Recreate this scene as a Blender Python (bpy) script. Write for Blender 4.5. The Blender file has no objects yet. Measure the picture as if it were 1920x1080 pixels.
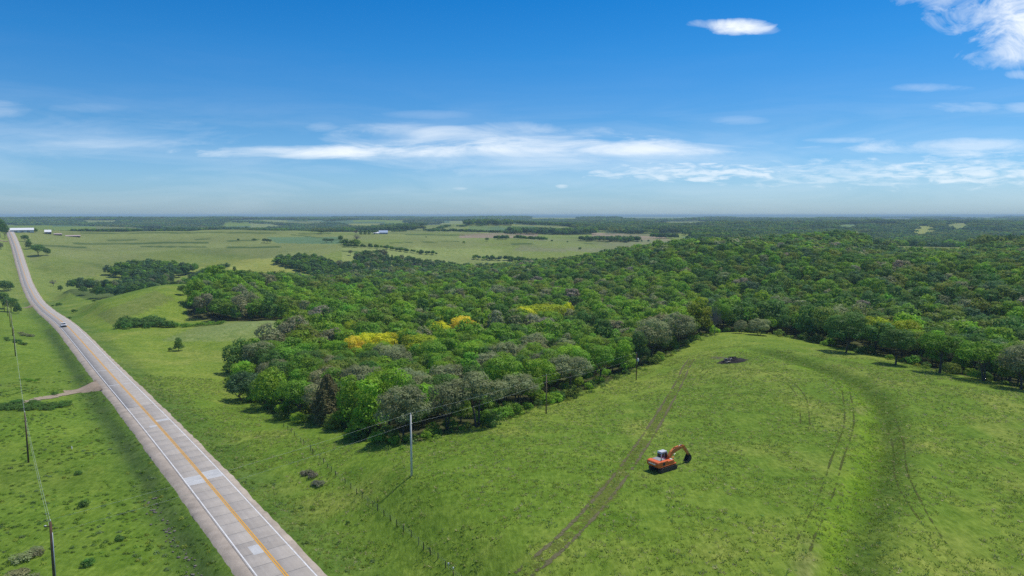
import bpy, bmesh, math, random
import numpy as np
from mathutils import Vector, Matrix

random.seed(7)
rng = np.random.default_rng(11)
S = bpy.context.scene
COL = S.collection

# ------------------------------------------------------------------ camera
CAM_Z = 60.0
FPX = 1280.0
PITCH = math.atan(137.0 / FPX)
CP, SP = math.cos(PITCH), math.sin(PITCH)
cam_d = bpy.data.cameras.new('camera')
cam_d.lens = 24.0
cam_d.sensor_width = 36.0
cam_d.clip_start = 0.5
cam_d.clip_end = 120000
cam = bpy.data.objects.new('camera', cam_d)
cam.location = (0, 0, CAM_Z)
cam.rotation_euler = (math.pi / 2 - PITCH, 0, 0)
COL.objects.link(cam)
S.camera = cam

# ------------------------------------------------------------------ sun, sky, exposure
SUN_EL = math.radians(66)
SUN_AZ = math.radians(58)          # clockwise from +Y
SUN_STRENGTH = 3.1
SKY_STRENGTH = 0.115
sun_d = bpy.data.lights.new('sun', 'SUN')
sun_d.energy = SUN_STRENGTH
sun_d.angle = math.radians(3.0)
sun_d.color = (1.0, 0.94, 0.82)
sun = bpy.data.objects.new('sun', sun_d)
sdir = Vector((math.sin(SUN_AZ) * math.cos(SUN_EL), math.cos(SUN_AZ) * math.cos(SUN_EL), math.sin(SUN_EL)))
sun.rotation_euler = sdir.to_track_quat('Z', 'Y').to_euler()
sun.location = (0, 0, 300)
COL.objects.link(sun)

S.view_settings.view_transform = 'Standard'
S.view_settings.look = 'None'
S.view_settings.exposure = 0.23
S.view_settings.gamma = 1.0
S.view_settings.use_curve_mapping = False
S.render.engine = 'CYCLES'
S.cycles.max_bounces = 5
S.cycles.diffuse_bounces = 3
S.cycles.transmission_bounces = 3
S.cycles.transparent_max_bounces = 8
S.cycles.volume_bounces = 0
S.cycles.use_denoising = False
S.cycles.denoiser = 'OPENIMAGEDENOISE'
S.cycles.denoising_input_passes = 'RGB_ALBEDO_NORMAL'
S.cycles.caustics_reflective = False
S.cycles.caustics_refractive = False


class NT:
    """tiny helper for node trees"""
    def __init__(self, tree):
        self.t = tree
        self.t.nodes.clear()

    def n(self, kind, **kw):
        nd = self.t.nodes.new(kind)
        for k, v in kw.items():
            if k.startswith('i_'):
                key = k[2:]
                key = int(key) if key.isdigit() else key
                nd.inputs[key].default_value = v
            else:
                setattr(nd, k, v)
        return nd

    def l(self, a, b):
        self.t.links.new(a, b)

    def math(self, op, a, b=None, c=None, clamp=False):
        nd = self.t.nodes.new('ShaderNodeMath')
        nd.operation = op
        nd.use_clamp = clamp
        for i, v in enumerate((a, b, c)):
            if v is None:
                continue
            if isinstance(v, (int, float)):
                nd.inputs[i].default_value = v
            else:
                self.l(v, nd.inputs[i])
        return nd.outputs[0]

    def mix(self, fac, a, b, mode='MIX'):
        nd = self.t.nodes.new('ShaderNodeMix')
        nd.data_type = 'RGBA'
        nd.blend_type = mode
        for i, v in ((0, fac), (6, a), (7, b)):
            if isinstance(v, (int, float)):
                nd.inputs[i].default_value = v
            elif isinstance(v, (tuple, list)):
                nd.inputs[i].default_value = tuple(v) + ((1,) if len(v) == 3 else ())
            else:
                self.l(v, nd.inputs[i])
        return nd.outputs[2]

    def ramp(self, fac, stops, interp='LINEAR'):
        nd = self.t.nodes.new('ShaderNodeValToRGB')
        cr = nd.color_ramp
        cr.interpolation = interp
        while len(cr.elements) < len(stops):
            cr.elements.new(0.5)
        for e, (p, c) in zip(cr.elements, stops):
            e.position = p
            e.color = tuple(c) + (1,) if len(c) == 3 else c
        self.l(fac, nd.inputs[0])
        return nd.outputs[0]

    def noise(self, vec, scale, detail=3, rough=0.55, dist=0.0):
        nd = self.t.nodes.new('ShaderNodeTexNoise')
        nd.inputs['Scale'].default_value = scale
        nd.inputs['Detail'].default_value = detail
        nd.inputs['Roughness'].default_value = rough
        nd.inputs['Distortion'].default_value = dist
        if vec is not None:
            self.l(vec, nd.inputs['Vector'])
        return nd.outputs['Fac']


def build_world():
    w = bpy.data.worlds.new('World')
    S.world = w
    w.use_nodes = True
    N = NT(w.node_tree)
    out = N.n('ShaderNodeOutputWorld')
    bg = N.n('ShaderNodeBackground')
    bg.inputs['Strength'].default_value = SKY_STRENGTH
    sky = N.n('ShaderNodeTexSky')
    sky.sky_type = 'NISHITA'
    sky.sun_disc = False
    sky.sun_elevation = SUN_EL
    sky.sun_rotation = SUN_AZ
    sky.altitude = 300
    sky.air_density = 1.0
    sky.dust_density = 0.6
    sky.ozone_density = 3.0
    tc = N.n('ShaderNodeTexCoord')
    sep = N.n('ShaderNodeSeparateXYZ')
    N.l(tc.outputs['Generated'], sep.inputs[0])
    X, Y, Z = sep.outputs
    # deeper blue with height, then paler overhead, unseen, to warm the ambient; same all round
    grade = N.ramp(N.math('MAXIMUM', Z, 0.0), [(0.0, (0.49, 0.70, 1.04)), (0.05, (0.44, 0.69, 0.99)),
                                               (0.12, (0.28, 0.59, 0.87)), (0.22, (0.115, 0.54, 0.89)), (0.32, (0.025, 0.47, 0.87)), (0.5, (0.22, 0.52, 0.9)), (0.7, (0.5, 0.66, 0.92))])
    col = N.mix(1.0, sky.outputs[0], grade, 'MULTIPLY')
    # cloud layer: directions are projected to a gnomonic map of the forward sky
    yy = N.math('MAXIMUM', Y, 0.02)
    u = N.math('DIVIDE', X, yy)
    e = N.math('DIVIDE', Z, yy)
    comb = N.n('ShaderNodeCombineXYZ')
    N.l(u, comb.inputs[0])
    N.l(N.math('MULTIPLY', e, 5.0), comb.inputs[1])
    nz = N.noise(comb.outputs[0], 7.0, 7, 0.62, 0.6)
    nz2 = N.noise(comb.outputs[0], 26.0, 5, 0.6, 0.4)
    comb3 = N.n('ShaderNodeCombineXYZ')
    N.l(u, comb3.inputs[0])
    N.l(N.math('MULTIPLY', e, 1.7), comb3.inputs[1])
    nz3 = N.noise(comb3.outputs[0], 11.0, 8, 0.66, 1.2)
    wob = N.math('SUBTRACT', nz, 0.5)
    total = None
    # (px, py, rx, ry, opacity, edge hardness, noise weight, which noise)
    clouds = [
        (1374, 64, 60, 14, 0.92, 1.2, 1.0, 3), (1325, 59, 44, 8, 0.3, 1.2, 1.5, 3), (1412, 70, 38, 8, 0.35, 1.2, 1.4, 3),
        (1750, 16, 95, 20, 0.5, 1.0, 1.7, 3), (1835, 45, 115, 34, 0.66, 1.0, 1.6, 3), (1905, 85, 100, 40, 0.66, 1.0, 1.6, 3),
        (1900, 118, 120, 24, 0.5, 1.0, 1.7, 3), (2010, 60, 130, 90, 0.75, 1.0, 1.5, 3), (1890, 148, 34, 9, 0.3, 1.4, 1.5, 3),
        (1730, 172, 75, 9, 0.2, 1.2, 1.8, 1), (1790, 208, 60, 9, 0.22, 1.2, 1.8, 1), (1905, 208, 40, 10, 0.2, 1.2, 1.8, 1),
        (560, 287, 200, 12, 0.62, 1.0, 1.8, 1), (640, 294, 150, 8, 0.36, 1.2, 1.4, 1), (900, 258, 260, 22, 0.36, 1.1, 1.6, 1),
        (1150, 277, 360, 13, 0.58, 1.0, 1.6, 1), (1010, 292, 330, 36, 0.34, 1.0, 1.5, 1), (760, 245, 110, 14, 0.28, 1.1, 1.6, 1),
        (1790, 279, 220, 15, 0.42, 1.2, 2.0, 1), (1280, 326, 160, 15, 0.38, 1.2, 2.6, 2), (1600, 328, 330, 22, 0.32, 1.0, 2.4, 2),
        (1850, 322, 200, 28, 0.34, 1.0, 2.2, 2), (1380, 230, 50, 8, 0.13, 1.2, 1.6, 1), (1560, 266, 70, 6, 0.25, 1.2, 1.6, 1),
        (130, 262, 330, 34, 0.14, 1.0, 1.6, 1), (20, 212, 60, 16, 0.25, 1.2, 1.6, 1), (880, 287, 520, 9, 0.42, 1.0, 1.3, 1), (200, 207, 90, 9, 0.08, 1.2, 1.6, 1), (300, 272, 170, 8, 0.12, 1.2, 1.8, 1),
        (1052, 350, 12, 4, 0.3, 1.4, 1.2, 2), (864, 354, 16, 3, 0.18, 1.5, 1.2, 2), (612, 242, 30, 9, 0.13, 1.2, 1.4, 1), (800, 220, 90, 8, 0.1, 1.2, 1.4, 1),
    ]
    for (px, py, rx, ry, op, hard, nw, wn) in clouds:
        cu, ce = (px - 960) / FPX, (403 - py) / FPX
        du = N.math('MULTIPLY', N.math('SUBTRACT', u, cu), FPX / rx)
        de = N.math('MULTIPLY', N.math('SUBTRACT', e, ce), FPX / ry)
        d2 = N.math('ADD', N.math('MULTIPLY', du, du), N.math('MULTIPLY', de, de))
        nn = {1: nz, 2: nz2, 3: nz3}[wn]
        body = N.math('ADD', N.math('SUBTRACT', 0.72, N.math('MULTIPLY', d2, 0.62)), N.math('MULTIPLY', N.math('SUBTRACT', nn, 0.5), nw * 1.7))
        m = N.math('MULTIPLY', N.math('MULTIPLY', body, hard, clamp=True), op)
        total = m if total is None else N.math('SUBTRACT', N.math('ADD', total, m), N.math('MULTIPLY', total, m))
    front = N.math('MULTIPLY', N.math('SUBTRACT', Y, 0.1), 8.0, clamp=True)
    total = N.math('MULTIPLY', total, front)
    # thin veil above the far horizon and faint streaks all round
    pol = N.n('ShaderNodeVectorMath')
    pol.operation = 'MULTIPLY'
    N.l(tc.outputs['Generated'], pol.inputs[0])
    pol.inputs[1].default_value = (2.2, 2.2, 16.0)
    streak = N.noise(pol.outputs[0], 2.0, 6, 0.6, 0.5)
    band = N.ramp(Z, [(0.0, (0.2,) * 3), (0.05, (0.45,) * 3), (0.11, (0.3,) * 3), (0.16, (0.05,) * 3), (0.25, (0.0,) * 3)])
    st = N.math('MULTIPLY', N.math('MULTIPLY', N.math('SUBTRACT', streak, 0.42), 1.3, clamp=True), band)
    total = N.math('SUBTRACT', N.math('ADD', total, st), N.math('MULTIPLY', total, st))
    fine = N.math('MULTIPLY_ADD', nz2, 0.5, 0.75)
    ccol = N.mix(1.0, (7.6, 8.0, 8.3), N.ramp(fine, [(0.8, (0.86, 0.88, 0.92)), (1.0, (1, 1, 1))]), 'MULTIPLY')
    col = N.mix(total, col, ccol)
    N.l(col, bg.inputs['Color'])
    N.l(bg.outputs[0], out.inputs['Surface'])
    w.cycles.sampling_method = 'MANUAL'
    w.cycles.sample_map_resolution = 512


build_world()

# ------------------------------------------------------------------ naming helpers


def tag(o, label=None, cat=None, group=None, kind=None):
    if label:
        o['label'] = label
    if cat:
        o['category'] = cat
    if group:
        o['group'] = group
    if kind:
        o['kind'] = kind
    return o


def empty(name, loc=(0, 0, 0), rz=0.0):
    o = bpy.data.objects.new(name, None)
    o.location = loc
    o.rotation_euler = (0, 0, rz)
    o.empty_display_size = 0.3
    COL.objects.link(o)
    return o


def link_mesh(name, me, parent=None):
    o = bpy.data.objects.new(name, me)
    COL.objects.link(o)
    if parent:
        o.parent = parent
    return o


def np_mesh(name, verts, faces, mat=None, smooth=False, attrs=None):
    """verts (n,3); faces (m,3|4) arrays"""
    me = bpy.data.meshes.new(name)
    verts = np.asarray(verts, np.float32)
    faces = np.asarray(faces, np.int32)
    k = faces.shape[1] if len(faces) else 4
    me.vertices.add(len(verts))
    me.vertices.foreach_set('co', verts.ravel())
    if len(faces):
        me.loops.add(faces.size)
        me.loops.foreach_set('vertex_index', faces.ravel())
        me.polygons.add(len(faces))
        me.polygons.foreach_set('loop_start', np.arange(len(faces), dtype=np.int32) * k)
        if smooth:
            me.polygons.foreach_set('use_smooth', np.ones(len(faces), bool))
    if attrs:
        for an, (typ, dom, data) in attrs.items():
            a = me.attributes.new(an, typ, dom)
            key = {'FLOAT_COLOR': 'color', 'FLOAT_VECTOR': 'vector'}.get(typ, 'value')
            a.data.foreach_set(key, np.asarray(data, np.float32 if typ != 'INT' else np.int32).ravel())
    me.update(calc_edges=True)
    if mat:
        me.materials.append(mat)
    return me


class MB:
    """collects simple shapes into ONE mesh"""
    def __init__(self):
        self.bm = bmesh.new()

    def box(self, c, size, rot=None, bevel=0.0):
        r = bmesh.ops.create_cube(self.bm, size=1.0)
        vs = r['verts']
        bmesh.ops.scale(self.bm, vec=size, verts=vs)
        if bevel > 0:
            es = list({e for v in vs for e in v.link_edges})
            rr = bmesh.ops.bevel(self.bm, geom=es, offset=bevel, segments=2, affect='EDGES', profile=0.6)
            vs = list({v for f in rr['faces'] for v in f.verts} | {v for v in vs if v.is_valid})
        if rot is not None:
            bmesh.ops.rotate(self.bm, cent=(0, 0, 0), matrix=rot, verts=vs)
        bmesh.ops.translate(self.bm, vec=c, verts=vs)
        return self

    def prism(self, prof, y0, y1):
        """profile in XZ extruded along Y"""
        a = [self.bm.verts.new((x, y0, z)) for x, z in prof]
        b = [self.bm.verts.new((x, y1, z)) for x, z in prof]
        n = len(prof)
        self.bm.faces.new(a)
        self.bm.faces.new(b[::-1])
        for i in range(n):
            self.bm.faces.new((a[i], b[i], b[(i + 1) % n], a[(i + 1) % n]))
        return self

    def tube(self, pts, radii, seg=8, caps=True):
        pts = [Vector(p) for p in pts]
        if isinstance(radii, (int, float)):
            radii = [radii] * len(pts)
        rings = []
        for i, p in enumerate(pts):
            d = (pts[min(i + 1, len(pts) - 1)] - pts[max(i - 1, 0)]).normalized()
            up = Vector((0, 0, 1)) if abs(d.z) < 0.95 else Vector((1, 0, 0))
            a = d.cross(up).normalized()
            b = d.cross(a)
            rings.append([self.bm.verts.new(p + (a * math.cos(t) + b * math.sin(t)) * radii[i])
                          for t in [2 * math.pi * k / seg for k in range(seg)]])
        for r0, r1 in zip(rings, rings[1:]):
            for k in range(seg):
                self.bm.faces.new((r0[k], r0[(k + 1) % seg], r1[(k + 1) % seg], r1[k]))
        if caps:
            self.bm.faces.new(rings[0][::-1])
            self.bm.faces.new(rings[-1])
        return self

    def mesh(self, name, mat, smooth=False):
        bmesh.ops.recalc_face_normals(self.bm, faces=self.bm.faces)
        me = bpy.data.meshes.new(name)
        self.bm.to_mesh(me)
        self.bm.free()
        if mat:
            me.materials.append(mat)
        if smooth:
            for p in me.polygons:
                p.use_smooth = True
        return me

    def build(self, name, mat, parent=None, smooth=False):
        return link_mesh(name, self.mesh(name, mat, smooth), parent)


# ------------------------------------------------------------------ materials


def mat_simple(name, col, rough=0.7, metal=0.0, var=0.15, scale=3.0, bump=0.0, spec=0.4):
    m = bpy.data.materials.new(name)
    m.use_nodes = True
    N = NT(m.node_tree)
    out = N.n('ShaderNodeOutputMaterial')
    p = N.n('ShaderNodeBsdfPrincipled')
    tc = N.n('ShaderNodeTexCoord')
    nz = N.noise(tc.outputs['Object'], scale, 5, 0.6)
    lo = tuple(c * (1 - var) for c in col)
    hi = tuple(min(1, c * (1 + var)) for c in col)
    N.l(N.ramp(nz, [(0.3, lo), (0.7, hi)]), p.inputs['Base Color'])
    p.inputs['Roughness'].default_value = rough
    p.inputs['Metallic'].default_value = metal
    p.inputs['Specular IOR Level'].default_value = spec
    if bump:
        b = N.n('ShaderNodeBump')
        b.inputs['Strength'].default_value = bump
        N.l(nz, b.inputs['Height'])
        N.l(b.outputs[0], p.inputs['Normal'])
    N.l(p.outputs[0], out.inputs['Surface'])
    return m


def mat_leaf(name, use_obj_tint=True, translucency=0.45, gain=1.2, var=0.16):
    m = bpy.data.materials.new(name)
    m.use_nodes = True
    N = NT(m.node_tree)
    out = N.n('ShaderNodeOutputMaterial')
    at = N.n('ShaderNodeAttribute', attribute_type='INSTANCER', attribute_name='tint')
    sh = N.n('ShaderNodeAttribute', attribute_type='GEOMETRY', attribute_name='leafvar')
    f = N.math('MULTIPLY_ADD', sh.outputs['Fac'], var * 2, (1 - var) * gain)
    c = N.mix(1.0, at.outputs['Color'], (1, 1, 1), 'MULTIPLY')
    cc = N.n('ShaderNodeVectorMath', operation='SCALE')
    N.l(c, cc.inputs[0])
    N.l(f, cc.inputs['Scale'])
    hue = N.n('ShaderNodeHueSaturation')
    sh2 = N.n('ShaderNodeAttribute', attribute_type='GEOMETRY', attribute_name='lobevar')
    N.l(N.math('MULTIPLY_ADD', sh2.outputs['Fac'], 0.018, 0.495), hue.inputs['Hue'])
    N.l(N.math('MULTIPLY_ADD', sh2.outputs['Fac'], 0.4, 0.8), hue.inputs['Value'])
    N.l(cc.outputs[0], hue.inputs['Color'])
    d = N.n('ShaderNodeBsdfDiffuse')
    t = N.n('ShaderNodeBsdfTranslucent')
    N.l(hue.outputs[0], d.inputs['Color'])
    N.l(hue.outputs[0], t.inputs['Color'])
    mx = N.n('ShaderNodeMixShader')
    mx.inputs[0].default_value = translucency
    N.l(d.outputs[0], mx.inputs[1])
    N.l(t.outputs[0], mx.inputs[2])
    g = N.n('ShaderNodeBsdfGlossy')
    g.inputs['Roughness'].default_value = 0.5
    mx2 = N.n('ShaderNodeMixShader')
    mx2.inputs[0].default_value = 0.012
    N.l(mx.outputs[0], mx2.inputs[1])
    N.l(g.outputs[0], mx2.inputs[2])
    N.l(mx2.outputs[0], out.inputs['Surface'])
    return m


M_LEAF = mat_leaf('leaves')
M_GRASSBLADE = mat_leaf('grass_blades', translucency=0.5, var=0.2)
M_BARK = mat_simple('bark', (0.085, 0.07, 0.055), 0.9, var=0.35, scale=2.0, bump=0.4)
M_TWIG = mat_simple('grey_twigs', (0.20, 0.17, 0.155), 0.9, var=0.3, scale=1.0)

# ------------------------------------------------------------------ terrain
ROAD_A, ROAD_B = 36.8, 0.766
ROAD_T = Vector((-ROAD_B, 1.0)).normalized()
ROAD_N = Vector((ROAD_T.y, -ROAD_T.x))
RY = np.array([-400, -60, 40, 88, 122.5, 229, 334, 400, 474, 594, 680, 771, 914, 1051, 1098, 1200, 1500, 2500.])
RD = np.array([46, 47.5, 48.6, 48.7, 48.9, 52.3, 55.8, 60.4, 66.2, 71.5, 70.0, 60.5, 41.5, 30.2, 27.3, 26.6, 38, 50.])


def pchip(xq, xs, ys):
    h = np.diff(xs)
    d = np.diff(ys) / h
    m = np.zeros_like(xs)
    m[0], m[-1] = d[0], d[-1]
    for i in range(1, len(xs) - 1):
        if d[i - 1] * d[i] > 0:
            w1, w2 = 2 * h[i] + h[i - 1], h[i] + 2 * h[i - 1]
            m[i] = (w1 + w2) / (w1 / d[i - 1] + w2 / d[i])
    xq = np.clip(xq, xs[0], xs[-1])
    i = np.clip(np.searchsorted(xs, xq) - 1, 0, len(xs) - 2)
    t = (xq - xs[i]) / h[i]
    return ((2 * t**3 - 3 * t**2 + 1) * ys[i] + (t**3 - 2 * t**2 + t) * h[i] * m[i]
            + (-2 * t**3 + 3 * t**2) * ys[i + 1] + (t**3 - t**2) * h[i] * m[i + 1])


def road_z(y):
    return CAM_Z - pchip(np.asarray(y, float), RY, RD)


def W(px, py, zc):
    """world point seen at photo pixel (px,py) at camera depth zc"""
    u, v = (px - 960) / FPX, (py - 540) / FPX
    return (u * zc, zc * (CP - v * SP), CAM_Z - zc * (SP + v * CP))


def XY(px, zc):
    u = (px - 960) / FPX
    v = (50.0 / zc - SP) / CP
    return (u * zc, zc * (CP - v * SP))


CPTS = []
for a in [(1240, 880, 118), (772, 888, 115), (1024, 775, 165), (1194, 713, 215), (1373, 675, 225), (1340, 630, 280), (1585, 665, 230),
          (1700, 690, 205), (1800, 712, 185), (1920, 740, 165), (1920, 1080, 83), (1600, 1000, 92), (1000, 1080, 84), (700, 1000, 98), (1500, 780, 152), (1300, 740, 180),
          (620, 800, 163), (480, 770, 192), (430, 700, 245), (540, 860, 138), (640, 930, 115), (830, 1060, 87), (350, 780, 184), (400, 660, 285),
          (300, 680, 256), (333, 657, 290), (240, 605, 355), (500, 603, 348), (570, 604, 362), (300, 536, 462), (342, 553, 430), (363, 533, 475),
          (123, 580, 425), (250, 565, 405), (200, 590, 372), (360, 570, 415), (120, 545, 590), (90, 500, 790), (200, 470, 1000), (320, 500, 830),
          (150, 445, 1180), (250, 432, 1330), (400, 431.5, 1420), (600, 431.5, 1550), (800, 432, 1650), (430, 505, 720), (450, 485, 900), (600, 485, 880), (700, 475, 960),
          (680, 440, 1400), (760, 450, 1250), (1000, 460, 1150), (1100, 450, 1350), (1200, 455, 1250), (1290, 450, 1300), (930, 413, 2400),
          (800, 425, 2100), (900, 433, 1850), (1000, 420, 2500), (1020, 431, 1950), (55, 863, 141), (28, 667, 255), (22, 630, 317), (13, 593, 391),
          (5, 583, 470), (0, 700, 235), (0, 560, 520), (0, 500, 750), (10, 447, 1000), (1700, 461, 830), (1640, 459, 820), (1700, 440, 2000), (1300, 430, 2000),
          (342, 599, 383), (405, 600, 388), (560, 602, 388),
          (1300, 412, 4500), (1850, 412, 4500), (1600, 419, 3000), (100, 411, 4500), (500, 412, 4500), (900, 410, 5000)]:
    CPTS.append(W(*a))
for (px, zc, D) in [(95, 90, 49.4), (1600, 300, 54), (1750, 262, 54), (1920, 230, 53), (2100, 200, 52), (1400, 345, 57), (1200, 300, 58), (1340, 330, 54),
                    (650, 220, 57), (800, 200, 54), (1000, 240, 57), (700, 300, 59), (900, 300, 58), (480, 420, 62), (420, 430, 58), (300, 600, 68),
                    (200, 560, 66.5), (360, 700, 72), (500, 750, 74), (640, 800, 74), (850, 900, 72), (1000, 1000, 68), (300, 1900, 47), (600, 2050, 52),
                    (100, 1800, 44), (-200, 1500, 34), (930, 3200, 55), (200, 3000, 50), (500, 3000, 54), (1500, 750, 33.5), (1300, 650, 37), (1700, 700, 46.5), (1640, 700, 45), (1800, 720, 45),
                    (1580, 800, 33), (1700, 600, 46), (1900, 700, 38.6), (1900, 480, 41), (1400, 480, 48), (1700, 400, 48), (1900, 320, 51),
                    (1200, 550, 53), (1100, 700, 54), (1000, 650, 61), (1400, 380, 58), (1300, 1000, 57), (1500, 1100, 58), (1700, 1250, 62),
                    (1900, 1250, 60), (1500, 1650, 58), (1450, 2500, 38), (1600, 2400, 42), (1500, 3400, 60), (1850, 2900, 40), (1250, 2900, 42), (1250, 2200, 56), (2400, 100, 45), (2400, 300, 50), (2400, 800, 42), (-200, 200, 50), (-400, 300, 50), (-300, 600, 56),
                    (-300, 1000, 40), (560, 480, 63), (700, 450, 61), (800, 600, 66), (2100, 2500, 50)]:
    x, y = XY(px, zc)
    CPTS.append((x, y, CAM_Z - D))
for (x, y, D) in [(0, -80, 45), (80, 0, 44), (-70, 0, 48), (0, 30, 44.6), (40, 50, 44), (-150, -100, 47), (150, -100, 45), (0, -400, 45), (400, -300, 45),
                  (-400, -300, 48), (0, -3000, 50), (3000, -1000, 50), (-3000, -1000, 50)]:
    CPTS.append((x, y, CAM_Z - D))
for yy in list(range(-50, 1300, 45)):
    CPTS.append((ROAD_A - ROAD_B * yy, yy, float(road_z(yy))))
for az in range(-180, 180, 20):
    for r, D in ((8000, 46), (20000, 44), (45000, 40)):
        CPTS.append((math.sin(math.radians(az)) * r, math.cos(math.radians(az)) * r, CAM_Z - D))
CPTS = np.array(CPTS)


def logpol(x, y):
    r = np.sqrt(x * x + y * y + 900.0)
    th = np.arctan2(x, y)
    q = np.log(r)
    # keep the seam behind the camera continuous
    return np.stack([np.sin(th) * 2.2 * np.ones_like(q), np.cos(th) * 2.2 * np.ones_like(q), q * 1.6], -1)


def rbf_fit(P, z, reg=2e-3):
    d = np.linalg.norm(P[:, None] - P[None], axis=-1)
    K = d ** 1.6 * -1.0
    n = len(P)
    A = np.zeros((n + 4, n + 4))
    A[:n, :n] = K - np.eye(n) * reg
    A[:n, n] = 1
    A[:n, n + 1:] = P
    A[n:, :n] = A[:n, n:].T
    b = np.zeros(n + 4)
    b[:n] = z
    return np.linalg.solve(A, b)


_P = logpol(CPTS[:, 0], CPTS[:, 1])
_Wt = rbf_fit(_P, CPTS[:, 2])


def vnoise(x, y, seed=0):
    """smooth value noise, period-free, about 0..1"""
    xi, yi = np.floor(x).astype(np.int64), np.floor(y).astype(np.int64)
    fx, fy = x - xi, y - yi
    fx, fy = fx * fx * (3 - 2 * fx), fy * fy * (3 - 2 * fy)

    def h(a, b):
        n = (a * 374761393 + b * 668265263 + seed * 974634777) & 0xFFFFFFFF
        n = ((n ^ (n >> 13)) * 1274126177) & 0xFFFFFFFF
        return ((n ^ (n >> 16)) & 0xFFFF) / 65535.0
    return (h(xi, yi) * (1 - fx) + h(xi + 1, yi) * fx) * (1 - fy) + (h(xi, yi + 1) * (1 - fx) + h(xi + 1, yi + 1) * fx) * fy


def fbm(x, y, seed=0, o=4):
    s, a, t = 0, 1.0, 0
    for i in range(o):
        s = s + a * vnoise(x * 2**i, y * 2**i, seed + i)
        t += a
        a *= 0.5
    return s / t


def smooth(a, b, x):
    t = np.clip((x - a) / (b - a), 0, 1)
    return t * t * (3 - 2 * t)


BERM = None     # polyline of the grassed terrace, set below


def dist_poly(x, y, poly):
    """signed-less distance and side to a polyline"""
    best = np.full(x.shape, 1e9)
    side = np.zeros(x.shape)
    tt = np.zeros(x.shape)
    for i in range(len(poly) - 1):
        ax, ay = poly[i]
        bx, by = poly[i + 1]
        dx, dy = bx - ax, by - ay
        L2 = dx * dx + dy * dy
        t = np.clip(((x - ax) * dx + (y - ay) * dy) / L2, 0, 1)
        ex, ey = x - ax - t * dx, y - ay - t * dy
        d = np.sqrt(ex * ex + ey * ey)
        k = d < best
        best = np.where(k, d, best)
        side = np.where(k, np.sign(dx * ey - dy * ex), side)
        tt = np.where(k, i + t, tt)
    return best, side, tt


def height(x, y):
    x = np.asarray(x, float)
    y = np.asarray(y, float)
    shp = x.shape
    x, y = x.ravel(), y.ravel()
    z = np.empty(len(x))
    for i in range(0, len(x), 40000):
        Q = logpol(x[i:i + 40000], y[i:i + 40000])
        d2 = (Q**2).sum(-1)[:, None] + (_P**2).sum(-1)[None] - 2 * Q @ _P.T
        K = -np.maximum(d2, 0) ** 0.8
        z[i:i + 40000] = K @ _Wt[:len(_P)] + _Wt[len(_P)] + Q @ _Wt[len(_P) + 1:]
    r = np.hypot(x, y)
    # rolling relief, growing with distance, and gentle undulation close by
    z += (fbm(x / 34, y / 34, 3, 2) - 0.5) * 1.1 * smooth(40, 120, r)
    z += (fbm(x / 420, y / 420, 9, 3) - 0.5) * 9 * smooth(900, 2200, r)
    z += (fbm(x / 130, y / 170, 14, 3) - 0.5) * 10 * smooth(480, 800, r) * (1 - smooth(1500, 2200, r))
    z += (fbm(np.arctan2(x, y) * 5 + 40, np.log(np.maximum(r, 10)) * 5.5, 21, 3) - 0.5) * 62 * smooth(1800, 3200, r)
    z += (fbm(x / 6000, y / 6000, 33, 3) - 0.5) * 60 * smooth(7000, 22000, r)
    # the far country stays below the horizon line
    lim = 40.0 + 6 * smooth(9000, 30000, r)
    z = np.where(r > 1500, lim - 14 * np.log1p(np.exp(np.clip((lim - z) / 14, -30, 30))), z)
    if BERM is not None:
        near = (x > 20) & (x < 200) & (y > 40) & (y < 330)
        if near.any():
            d, s, t = dist_poly(x[near], y[near], BERM)
            sd = d * s
            taper = smooth(0, 1.0, t)
            z[near] += taper * (-1.25 * np.exp(-((sd - 0.3) / 3.3) ** 2) + 0.7 * np.exp(-((sd - 6.5) / 2.6) ** 2))
    # road grading: bed, ditch, back slope
    yc = (y * ROAD_T.y + (x - ROAD_A) * ROAD_T.x) * ROAD_T.y   # y of the closest centreline point
    off = (x - ROAD_A) * ROAD_N.x + y * ROAD_N.y
    rz = road_z(yc)
    ao = np.abs(off)
    on = (yc > -380) & (yc < 1500)
    bed = rz - 0.45 - 0.0006 * np.maximum(yc, 0)
    prof = np.where(ao < 5.0, bed, bed - 0.75 * smooth(5.0, 9.5, ao))
    wgt = 1 - smooth(9.0, 26.0, ao)
    z = np.where(on, z * (1 - wgt) + prof * wgt, z)
    return z.reshape(shp)


_steps = np.exp(np.linspace(math.log(30), math.log(30000), 900))


def hit(px, py, rmin=30):
    """first ground point on the ray of a photo pixel"""
    u, v = (px - 960) / FPX, (py - 540) / FPX
    s = _steps[_steps >= rmin]
    x, y, z = u * s, s * (CP - v * SP), CAM_Z - s * (SP + v * CP)
    h = height(x, y)
    k = np.nonzero(h > z)[0]
    if len(k) == 0:
        i = len(s) - 1
        return (x[i], y[i], h[i], s[i])
    i = k[0]
    if i > 0:
        a, b = z[i - 1] - h[i - 1], z[i] - h[i]
        t = a / (a - b)
        sc = s[i - 1] + (s[i] - s[i - 1]) * t
    else:
        sc = s[i]
    x, y = u * sc, sc * (CP - v * SP)
    return (x, y, float(height(np.array([x]), np.array([y]))[0]), sc)


def hz(x, y):
    return float(height(np.array([x]), np.array([y]))[0])


def project(x, y, z):
    dz = z - CAM_Z
    zc = y * CP - dz * SP
    yc = y * SP + dz * CP
    zs = np.where(zc > 1, zc, 1)
    return 960 + FPX * x / zs, 540 - FPX * yc / zs, zc


_b = [(1380, 651), (1450, 663), (1540, 690), (1600, 715), (1645, 760), (1656, 830), (1640, 900), (1612, 970), (1578, 1075)]
_bl = [hit(*p)[:2] for p in _b]
_bl.append((_bl[-1][0] * 0.85 - 3, _bl[-1][1] * 0.6))
BERM = _bl


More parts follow.
